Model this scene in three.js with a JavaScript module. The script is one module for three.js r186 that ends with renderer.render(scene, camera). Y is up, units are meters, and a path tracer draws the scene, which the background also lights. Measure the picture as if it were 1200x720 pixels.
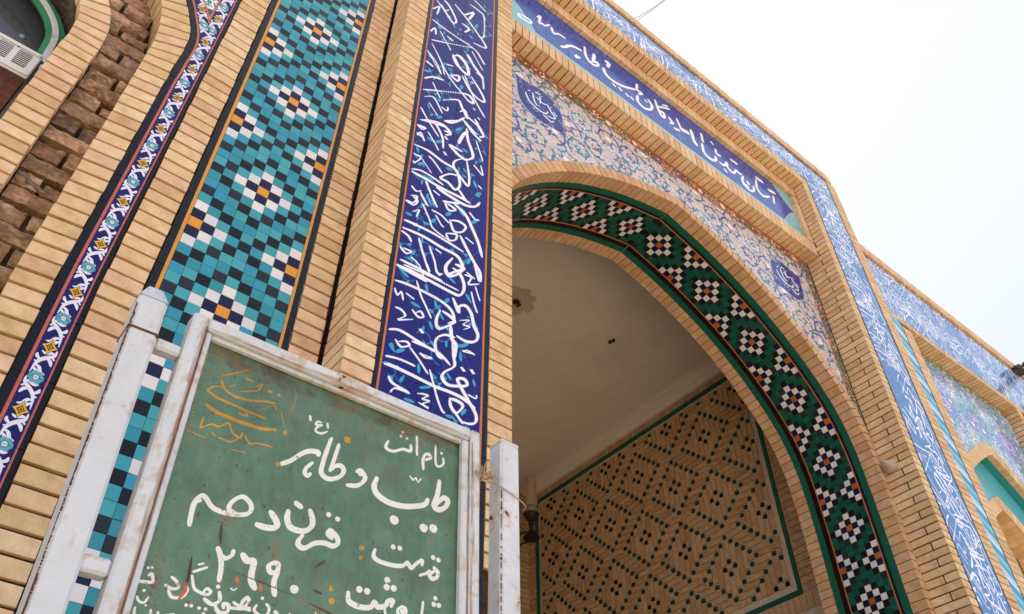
import * as THREE from 'three';
import { mergeGeometries } from 'three/addons/utils/BufferGeometryUtils.js';
import { ImprovedNoise } from 'three/addons/math/ImprovedNoise.js';

// ---------------------------------------------------------------- camera, sky, sun, exposure
const scene = new THREE.Scene();
const camera = new THREE.PerspectiveCamera(40.37, 1024 / 614, 0.05, 4000);
const YAW = THREE.MathUtils.degToRad(38.404), PITCH = THREE.MathUtils.degToRad(44.508);
camera.position.set(0, 1.6, 2);
camera.lookAt(Math.sin(YAW) * Math.cos(PITCH), 1.6 + Math.sin(PITCH), 2 - Math.cos(YAW) * Math.cos(PITCH));
scene.add(camera);

const SUN = new THREE.Vector3(-0.09, 0.95, -0.30).normalize();
function skyTexture() {
  const w = 256, h = 128, data = new Float32Array(w * h * 4), d = new THREE.Vector3();
  for (let j = 0; j < h; j++) for (let i = 0; i < w; i++) {
    const el = ((j + 0.5) / h - 0.5) * Math.PI, az = ((i + 0.5) / w - 0.5) * 2 * Math.PI;
    d.set(Math.cos(el) * Math.cos(az), Math.sin(el), Math.cos(el) * Math.sin(az));
    const c = Math.max(-1, Math.min(1, d.dot(SUN))), ang = Math.acos(c);
    const up = Math.max(0, d.y), haze = Math.exp(-up * 2.2);
    const s = Math.max(0, Math.min(1, (ang - 0.75) / 0.75)), t = s * s * (3 - 2 * s), glow = 1.5 * Math.exp(-ang * 3.6);   // milky towards the sun, clearer and bluer away from it
    let r = 0.61 - 0.14 * t + 0.16 * haze + glow, g = 0.64 - 0.01 * t + 0.10 * haze + glow * 0.98, b = 0.77 + 0.16 * t + glow * 0.93;
    if (d.y < 0) { const k = Math.max(0, 1 + d.y * 6); r = 0.42 + (r - 0.42) * k; g = 0.37 + (g - 0.37) * k; b = 0.3 + (b - 0.3) * k; }
    data.set([r, g, b, 1], (j * w + i) * 4);
  }
  const t = new THREE.DataTexture(data, w, h, THREE.RGBAFormat, THREE.FloatType);
  t.mapping = THREE.EquirectangularReflectionMapping; t.magFilter = THREE.LinearFilter; t.minFilter = THREE.LinearFilter; t.needsUpdate = true;
  return t;
}
const sky = skyTexture();
scene.background = sky; scene.environment = sky; scene.backgroundIntensity = 1; scene.environmentIntensity = 1;
const sun = new THREE.DirectionalLight(new THREE.Color(1, 0.93, 0.82), 5);
sun.position.copy(SUN).multiplyScalar(60); sun.target.position.set(3, 3, 0);
sun.castShadow = true; sun.shadow.mapSize.set(2048, 2048);
Object.assign(sun.shadow.camera, { left: -25, right: 25, top: 25, bottom: -25, near: 1, far: 150 });
sun.shadow.radius = 2; scene.add(sun, sun.target);
const renderer = new THREE.WebGLRenderer({ antialias: true });
renderer.toneMapping = THREE.LinearToneMapping; renderer.toneMappingExposure = 1.36;
renderer.shadowMap.enabled = true;

// ---------------------------------------------------------------- helpers
let seed = 20240611;
const rnd = () => { seed = (seed + 0x6D2B79F5) | 0; let t = Math.imul(seed ^ (seed >>> 15), 1 | seed); t = (t + Math.imul(t ^ (t >>> 7), 61 | t)) ^ t; return ((t ^ (t >>> 14)) >>> 0) / 4294967296; };
const rr = (a, b) => a + (b - a) * rnd();
const pick = (l) => l[Math.floor(rnd() * l.length)];
const noise = new ImprovedNoise();
const V = (x, y, z) => new THREE.Vector3(x, y, z);
const used = new Map(), bases = new Map();
function numbered(n) { const k = used.get(n) || 0; used.set(n, k + 1); return k ? `${n}_${String(k).padStart(3, '0')}` : n; }
function thing(name, label, category, [x, y, z] = [0, 0, 0], group) {
  const o = new THREE.Group(); o.name = numbered(name); o.position.set(x, y, z); scene.add(o); bases.set(o, V(x, y, z));
  o.userData = { label, category }; if (group) o.userData.group = group; return o;
}
function structure(name, geo, mat, label) {
  const m = new THREE.Mesh(geo, mat); m.name = numbered(name); m.userData = { kind: 'structure' }; if (label) m.userData.label = label;
  m.castShadow = m.receiveShadow = true; scene.add(m); return m;
}
const partNames = new Map();
function partName(parent, n) { let t = parent; while (t.parent && t.parent !== scene) t = t.parent; const key = t.uuid + n, k = partNames.get(key) || 0; partNames.set(key, k + 1); return k ? `${n}_${String(k).padStart(3, '0')}` : n; }
// a mesh of geometry given in world axes, hung under a thing (or under a group of one)
function part(parent, name, geo, mat, pos) {
  const m = new THREE.Mesh(geo, mat); m.name = partName(parent, name); m.castShadow = m.receiveShadow = true;
  if (pos) m.position.copy(pos);
  const b = bases.get(parent); if (b) m.position.sub(b);
  parent.add(m); return m;
}
function sub(parent, name) { const g = new THREE.Group(); g.name = partName(parent, name); const b = bases.get(parent); bases.set(g, V(0, 0, 0)); if (b) g.position.copy(b).negate(); parent.add(g); return g; }
function stuff(parent, name, geos, mat) { if (!geos.length) return null; const m = part(parent, name, mergeGeometries(geos), mat); m.userData.kind = 'stuff'; return m; }
function bufferGeo(pos, uv, col) {
  const g = new THREE.BufferGeometry();
  g.setAttribute('position', new THREE.Float32BufferAttribute(pos, 3)); g.setAttribute('uv', new THREE.Float32BufferAttribute(uv, 2));
  if (col) g.setAttribute('color', new THREE.Float32BufferAttribute(col, 3));
  g.computeVertexNormals(); return g;
}
const FRONT = { a: V(1, 0, 0), b: V(0, 1, 0), n: V(0, 0, 1) };   // faces +z
const LEFT = { a: V(0, 0, 1), b: V(0, 1, 0), n: V(-1, 0, 0) };   // faces -x
const DOWN = { a: V(1, 0, 0), b: V(0, 0, 1), n: V(0, -1, 0) };   // faces down
// a prism on a convex polygon (list of [a, b], counter-clockwise seen from the front), front face at n = 0, bevelled
function prism(poly, depth, bevel, F = FRONT, o = V(0, 0, 0), uvOf, color, uvShift = 0) {
  const n = poly.length, pos = [], uv = [], col = [];
  const cx = poly.reduce((s, p) => s + p[0], 0) / n, cy = poly.reduce((s, p) => s + p[1], 0) / n;
  const inner = poly.map((p, i) => {
    const q = poly[(i + n - 1) % n], r = poly[(i + 1) % n];
    const e1 = [p[0] - q[0], p[1] - q[1]], e2 = [r[0] - p[0], r[1] - p[1]], l1 = Math.hypot(...e1) || 1, l2 = Math.hypot(...e2) || 1;
    const n1 = [-e1[1] / l1, e1[0] / l1], n2 = [-e2[1] / l2, e2[0] / l2], k = bevel / Math.max(0.4, 1 + n1[0] * n2[0] + n1[1] * n2[1]);
    return [p[0] + (n1[0] + n2[0]) * k, p[1] + (n1[1] + n2[1]) * k];
  });
  const put = (p, d, side) => {
    pos.push(o.x + F.a.x * p[0] + F.b.x * p[1] + F.n.x * d, o.y + F.a.y * p[0] + F.b.y * p[1] + F.n.y * d, o.z + F.a.z * p[0] + F.b.z * p[1] + F.n.z * d);
    const t = uvOf ? uvOf(p[0], p[1]) : side ? [p[0] + p[1] * 0.7 + uvShift, d + uvShift] : [p[0] + uvShift, p[1] + uvShift * 1.7];
    uv.push(t[0], t[1]); if (color) col.push(color[0], color[1], color[2]);
  };
  for (let i = 1; i < n - 1; i++) { put(inner[0], 0); put(inner[i], 0); put(inner[i + 1], 0); }
  for (let i = 0; i < n; i++) {
    const j = (i + 1) % n;
    if (bevel > 0) { put(poly[i], -bevel); put(poly[j], -bevel); put(inner[j], 0); put(poly[i], -bevel); put(inner[j], 0); put(inner[i], 0); }
    put(poly[i], -depth, 1); put(poly[j], -depth, 1); put(poly[j], -bevel, 1); put(poly[i], -depth, 1); put(poly[j], -bevel, 1); put(poly[i], -bevel, 1);
  }
  return bufferGeo(pos, uv, color ? col : null);
}
const rect = (x0, y0, x1, y1) => [[x0, y0], [x1, y0], [x1, y1], [x0, y1]];
// a box with all edges chamfered, centred; shared between alike bricks through a cache
function chamferBox(w, h, d, c, jit = 0) {
  const X = w / 2, Y = h / 2, Z = d / 2, P = {}, S = [-1, 1];
  for (const i of S) for (const j of S) for (const k of S) {
    const dx = jit * (rnd() - 0.5), dy = jit * (rnd() - 0.5), dz = jit * (rnd() - 0.5), id = `${i}${j}${k}`;
    P['x' + id] = [i * X + dx, j * (Y - c) + dy, k * (Z - c) + dz];
    P['y' + id] = [i * (X - c) + dx, j * Y + dy, k * (Z - c) + dz];
    P['z' + id] = [i * (X - c) + dx, j * (Y - c) + dy, k * Z + dz];
  }
  const pos = [], uv = [], su = rnd() * 3, sv = rnd() * 3;
  const tri = (A, B, C) => {
    const ab = [0, 1, 2].map((q) => B[q] - A[q]), ac = [0, 1, 2].map((q) => C[q] - A[q]);
    const N = [ab[1] * ac[2] - ab[2] * ac[1], ab[2] * ac[0] - ab[0] * ac[2], ab[0] * ac[1] - ab[1] * ac[0]];
    const ctr = [0, 1, 2].map((q) => A[q] + B[q] + C[q]);
    if (N[0] * ctr[0] + N[1] * ctr[1] + N[2] * ctr[2] < 0) [B, C] = [C, B];
    const m = [0, 1, 2].map((q) => Math.abs(N[q])), ax = m[0] > m[1] && m[0] > m[2] ? 0 : m[1] > m[2] ? 1 : 2;
    for (const p of [A, B, C]) { pos.push(...p); uv.push(...(ax === 0 ? [p[2] + su, p[1] + sv] : ax === 1 ? [p[0] + su, p[2] + sv] : [p[0] + su, p[1] + sv])); }
  };
  const quad = (a, b, cc, e) => { tri(P[a], P[b], P[cc]); tri(P[a], P[cc], P[e]); };
  for (const i of S) {
    quad(`x${i}-1-1`, `x${i}1-1`, `x${i}11`, `x${i}-11`); quad(`y-1${i}-1`, `y1${i}-1`, `y1${i}1`, `y-1${i}1`); quad(`z-1-1${i}`, `z1-1${i}`, `z11${i}`, `z-11${i}`);
    for (const j of S) {
      quad(`x${i}${j}-1`, `x${i}${j}1`, `y${i}${j}1`, `y${i}${j}-1`); quad(`x${i}-1${j}`, `x${i}1${j}`, `z${i}1${j}`, `z${i}-1${j}`); quad(`y-1${i}${j}`, `y1${i}${j}`, `z1${i}${j}`, `z-1${i}${j}`);
      for (const k of S) tri(P[`x${i}${j}${k}`], P[`y${i}${j}${k}`], P[`z${i}${j}${k}`]);
    }
  }
  return bufferGeo(pos, uv);
}
const boxCache = new Map();
function brickBox(w, h, d, c = 0.0012, jit = 0.0014, variants = 5) {
  const key = [w, h, d, c].map((v) => v.toFixed(4)).join();
  if (!boxCache.has(key)) boxCache.set(key, Array.from({ length: variants }, () => chamferBox(w, h, d, c, jit)));
  return pick(boxCache.get(key));
}
// a ribbon of a profile list of frames (for mouldings, trims and tubes a plain box will do)
function box(x0, y0, z0, x1, y1, z1) { const g = new THREE.BoxGeometry(x1 - x0, y1 - y0, z1 - z0); g.translate((x0 + x1) / 2, (y0 + y1) / 2, (z0 + z1) / 2); return worldUv(g); }
function worldUv(g) {
  const q = g.index ? g.toNonIndexed() : g, p = q.attributes.position, nn = q.attributes.normal, uv = new Float32Array(p.count * 2);
  for (let i = 0; i < p.count; i++) {
    const ax = Math.abs(nn.getX(i)), ay = Math.abs(nn.getY(i)), az = Math.abs(nn.getZ(i));
    const [u, v] = az >= ax && az >= ay ? [p.getX(i), p.getY(i)] : ax >= ay ? [p.getZ(i), p.getY(i)] : [p.getX(i), p.getZ(i)];
    uv[2 * i] = u; uv[2 * i + 1] = v;
  }
  q.setAttribute('uv', new THREE.BufferAttribute(uv, 2)); return q;
}
function bevelBox(x0, y0, z0, x1, y1, z1, c = 0.004) { const g = chamferBox(x1 - x0, y1 - y0, z1 - z0, c, 0); g.translate((x0 + x1) / 2, (y0 + y1) / 2, (z0 + z1) / 2); return g; }
function tube(pts, r, seg = 40, rad = 7) { return new THREE.TubeGeometry(new THREE.CatmullRomCurve3(pts), seg, r, rad); }
// Catmull-Rom through 2-D points
function smooth(pts, per = 8) {
  const out = [];
  for (let i = 0; i < pts.length - 1; i++) {
    const p0 = pts[Math.max(0, i - 1)], p1 = pts[i], p2 = pts[i + 1], p3 = pts[Math.min(pts.length - 1, i + 2)];
    for (let k = 0; k < per; k++) { const t = k / per, t2 = t * t, t3 = t2 * t; out.push([0, 1].map((c) => 0.5 * (2 * p1[c] + (p2[c] - p0[c]) * t + (2 * p0[c] - 5 * p1[c] + 4 * p2[c] - p3[c]) * t2 + (3 * p1[c] - p0[c] - 3 * p2[c] + p3[c]) * t3))); }
  }
  out.push(pts[pts.length - 1]); return out;
}

// ---------------------------------------------------------------- textures
function canvas(w, h, draw) {
  const c = document.createElement('canvas'); c.width = w; c.height = h; const x = c.getContext('2d'); draw(x, w, h);
  const t = new THREE.CanvasTexture(c); t.colorSpace = THREE.SRGBColorSpace; t.wrapS = t.wrapT = THREE.RepeatWrapping; t.magFilter = THREE.LinearFilter; t.anisotropy = 8; return t;
}
const css = (r, g, b, a = 1) => `rgba(${r | 0},${g | 0},${b | 0},${a})`;
function fbm(x, y, z = 0, oct = 4) { let s = 0, a = 0.5; for (let i = 0; i < oct; i++) { s += a * noise.noise(x, y, z + i * 7.3); x *= 2.03; y *= 2.03; a *= 0.5; } return s; }
function dataTex(n, fn, srgb = false) {   // n x n texture of grey or rgb values 0..1 that wraps round
  const data = new Uint8Array(n * n * 4);
  for (let j = 0; j < n; j++) for (let i = 0; i < n; i++) { const v = fn(i / n, j / n), c = Array.isArray(v) ? v : [v, v, v]; for (let k = 0; k < 3; k++) data[(j * n + i) * 4 + k] = Math.max(0, Math.min(255, c[k] * 255)); data[(j * n + i) * 4 + 3] = 255; }
  const t = new THREE.DataTexture(data, n, n); t.wrapS = t.wrapT = THREE.RepeatWrapping; t.magFilter = THREE.LinearFilter; t.minFilter = THREE.LinearMipmapLinearFilter; t.generateMipmaps = true;
  if (srgb) t.colorSpace = THREE.SRGBColorSpace; t.needsUpdate = true; return t;
}
// noise that wraps: blend of four shifted copies
function wrapNoise(u, v, f, z) { const a = (x, y) => fbm(x * f, y * f, z, 4); return (a(u, v) * (1 - u) + a(u - 1, v) * u) * (1 - v) + (a(u, v - 1) * (1 - u) + a(u - 1, v - 1) * u) * v; }
const brickGrain = dataTex(512, (u, v) => {
  const n = wrapNoise(u, v, 7, 1.3), f = wrapNoise(u, v, 46, 9.1), sp = rnd() < 0.012 ? -0.16 : rnd() < 0.01 ? 0.06 : 0;
  const k = 0.955 + 0.21 * n + 0.10 * f + sp * 0.8 + (rnd() - 0.5) * 0.03; return [k, k * (0.985 + 0.04 * n), k * (0.96 + 0.1 * n)];
}, true);
brickGrain.repeat.set(1 / 0.35, 1 / 0.35);
const brickBump = dataTex(512, (u, v) => 0.5 + 0.5 * wrapNoise(u, v, 50, 3.3) + 0.25 * wrapNoise(u, v, 14, 5.3) + (rnd() - 0.5) * 0.12);
brickBump.repeat.set(1 / 0.35, 1 / 0.35);
const roughGrain = dataTex(512, (u, v) => {
  const n = wrapNoise(u, v, 5, 21.3), f = wrapNoise(u, v, 24, 29.1), k = 0.72 + 0.75 * n + 0.5 * f + (rnd() - 0.5) * 0.12;
  return [k, k * (0.93 + 0.12 * f), k * (0.86 + 0.25 * n)];
}, true);
roughGrain.repeat.set(1 / 0.4, 1 / 0.4);
const roughBump = dataTex(512, (u, v) => 0.5 + 0.9 * wrapNoise(u, v, 16, 41.3) + 0.4 * wrapNoise(u, v, 50, 43.3));
roughBump.repeat.set(1 / 0.4, 1 / 0.4);
const waveBump = dataTex(256, (u, v) => 0.5 + 0.8 * wrapNoise(u, v, 9, 61.3));
waveBump.repeat.set(1 / 0.5, 1 / 0.5);
const plasterTex = dataTex(512, (u, v) => { const n = wrapNoise(u, v, 4, 71.3), f = wrapNoise(u, v, 30, 73.3), k = 0.9 + 0.22 * n + 0.1 * f; return [k, k * (0.99 + 0.03 * n), k * (0.97 + 0.06 * n)]; }, true);
plasterTex.repeat.set(1 / 1.7, 1 / 1.7);

const softPlaster = dataTex(256, (u, v) => { const n = wrapNoise(u, v, 3, 171.3), f = wrapNoise(u, v, 22, 173.3), k = 0.95 + 0.10 * n + 0.05 * f; return [k, k, k]; }, true);
softPlaster.repeat.set(1 / 2.3, 1 / 2.3);

// ---------------------------------------------------------------- materials
const lin = (r, g, b) => new THREE.Color().setRGB(r, g, b);
const brickMat = (r, g, b) => new THREE.MeshStandardMaterial({ color: lin(r, g, b), map: brickGrain, bumpMap: brickBump, bumpScale: 0.0004, roughness: 0.85 });
const BUFF = [brickMat(0.77, 0.55, 0.315), brickMat(0.79, 0.56, 0.33), brickMat(0.75, 0.52, 0.30), brickMat(0.82, 0.61, 0.38), brickMat(0.71, 0.50, 0.265), brickMat(0.77, 0.52, 0.345), brickMat(0.67, 0.44, 0.25)];
const buff = () => (rnd() < 0.08 ? BUFF[6] : BUFF[Math.floor(rnd() * 6)]);
const SALMON = [brickMat(0.66, 0.41, 0.23), brickMat(0.70, 0.45, 0.25), brickMat(0.60, 0.34, 0.18), brickMat(0.68, 0.42, 0.27), brickMat(0.62, 0.40, 0.20)];
const TAN = [brickMat(0.62, 0.40, 0.22), brickMat(0.66, 0.44, 0.25), brickMat(0.57, 0.35, 0.18), brickMat(0.62, 0.43, 0.26)];
const ROUGH = [[0.74, 0.48, 0.31], [0.80, 0.56, 0.38], [0.64, 0.42, 0.29], [0.48, 0.34, 0.26], [0.78, 0.58, 0.38]].map((c) => new THREE.MeshStandardMaterial({ color: lin(...c), map: roughGrain, bumpMap: roughBump, bumpScale: 0.006, roughness: 0.95 }));
const M = {
  darkMortar: new THREE.MeshStandardMaterial({ color: lin(0.11, 0.06, 0.027), map: roughGrain, roughness: 1 }),
  paleMortar: new THREE.MeshStandardMaterial({ color: lin(0.55, 0.46, 0.36), map: brickGrain, roughness: 1 }),
  greyMortar: new THREE.MeshStandardMaterial({ color: lin(0.68, 0.60, 0.50), map: brickGrain, roughness: 1 }),
  deepMortar: new THREE.MeshStandardMaterial({ color: lin(0.13, 0.10, 0.075), map: roughGrain, bumpMap: roughBump, bumpScale: 0.015, roughness: 1 }),
  plaster: new THREE.MeshStandardMaterial({ color: lin(0.90, 0.81, 0.71), map: softPlaster, roughness: 0.93 }),
  paving: new THREE.MeshStandardMaterial({ color: lin(0.64, 0.52, 0.38), map: plasterTex, roughness: 0.95 }),
  glass: new THREE.MeshStandardMaterial({ color: lin(0.05, 0.058, 0.068), roughness: 0.1 }),
  whitePlastic: new THREE.MeshStandardMaterial({ color: lin(0.66, 0.66, 0.66), roughness: 0.5 }),
  darkGap: new THREE.MeshStandardMaterial({ color: lin(0.03, 0.03, 0.03), roughness: 0.9 }),
  iron: new THREE.MeshStandardMaterial({ color: lin(0.03, 0.03, 0.03), roughness: 0.5, metalness: 0.4 }),
  greyMetal: new THREE.MeshStandardMaterial({ color: lin(0.22, 0.22, 0.22), roughness: 0.5, metalness: 0.3 }),
  cream: new THREE.MeshStandardMaterial({ color: lin(0.72, 0.64, 0.50), roughness: 0.5 }),
};
const glazeOpt = { roughness: 0.07, ior: 1.5, specularIntensity: 0.38, bumpMap: waveBump, bumpScale: 0.0016 };
const glaze = (r, g, b, o = {}) => new THREE.MeshPhysicalMaterial({ color: lin(r, g, b), ...glazeOpt, ...o });
const TILE = {
  teal: [glaze(0.05, 0.33, 0.41), glaze(0.035, 0.27, 0.37), glaze(0.065, 0.36, 0.42), glaze(0.04, 0.29, 0.43), glaze(0.04, 0.27, 0.33), glaze(0.055, 0.33, 0.38)],
  navy: [glaze(0.010, 0.010, 0.045), glaze(0.012, 0.014, 0.055)],
  black: [glaze(0.009, 0.010, 0.014), glaze(0.012, 0.013, 0.018), glaze(0.022, 0.026, 0.034)],
  white: [glaze(0.72, 0.70, 0.70), glaze(0.66, 0.66, 0.68), glaze(0.75, 0.73, 0.71)],
  amber: [glaze(0.72, 0.30, 0.045), glaze(0.66, 0.27, 0.04)],
  green: [glaze(0.008, 0.085, 0.058), glaze(0.010, 0.10, 0.066), glaze(0.007, 0.072, 0.052)],
  rust: [glaze(0.42, 0.13, 0.025), glaze(0.37, 0.11, 0.02)],
};
const TRIM = { black: glaze(0.012, 0.013, 0.018), amber: glaze(0.62, 0.30, 0.07), coral: glaze(0.50, 0.17, 0.08), green: glaze(0.012, 0.105, 0.072), pit: glaze(0.016, 0.006, 0.004), teal: glaze(0.04, 0.30, 0.30) };
const glazeAll = new THREE.MeshPhysicalMaterial({ color: 0xffffff, vertexColors: true, ...glazeOpt });
const glazeDull = new THREE.MeshPhysicalMaterial({ color: 0xffffff, vertexColors: true, ...glazeOpt, roughness: 0.35 });
const rgbOf = (m) => [m.color.r, m.color.g, m.color.b];
const printed = (map, o = {}) => new THREE.MeshPhysicalMaterial({ map, ...glazeOpt, ...o });

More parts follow.
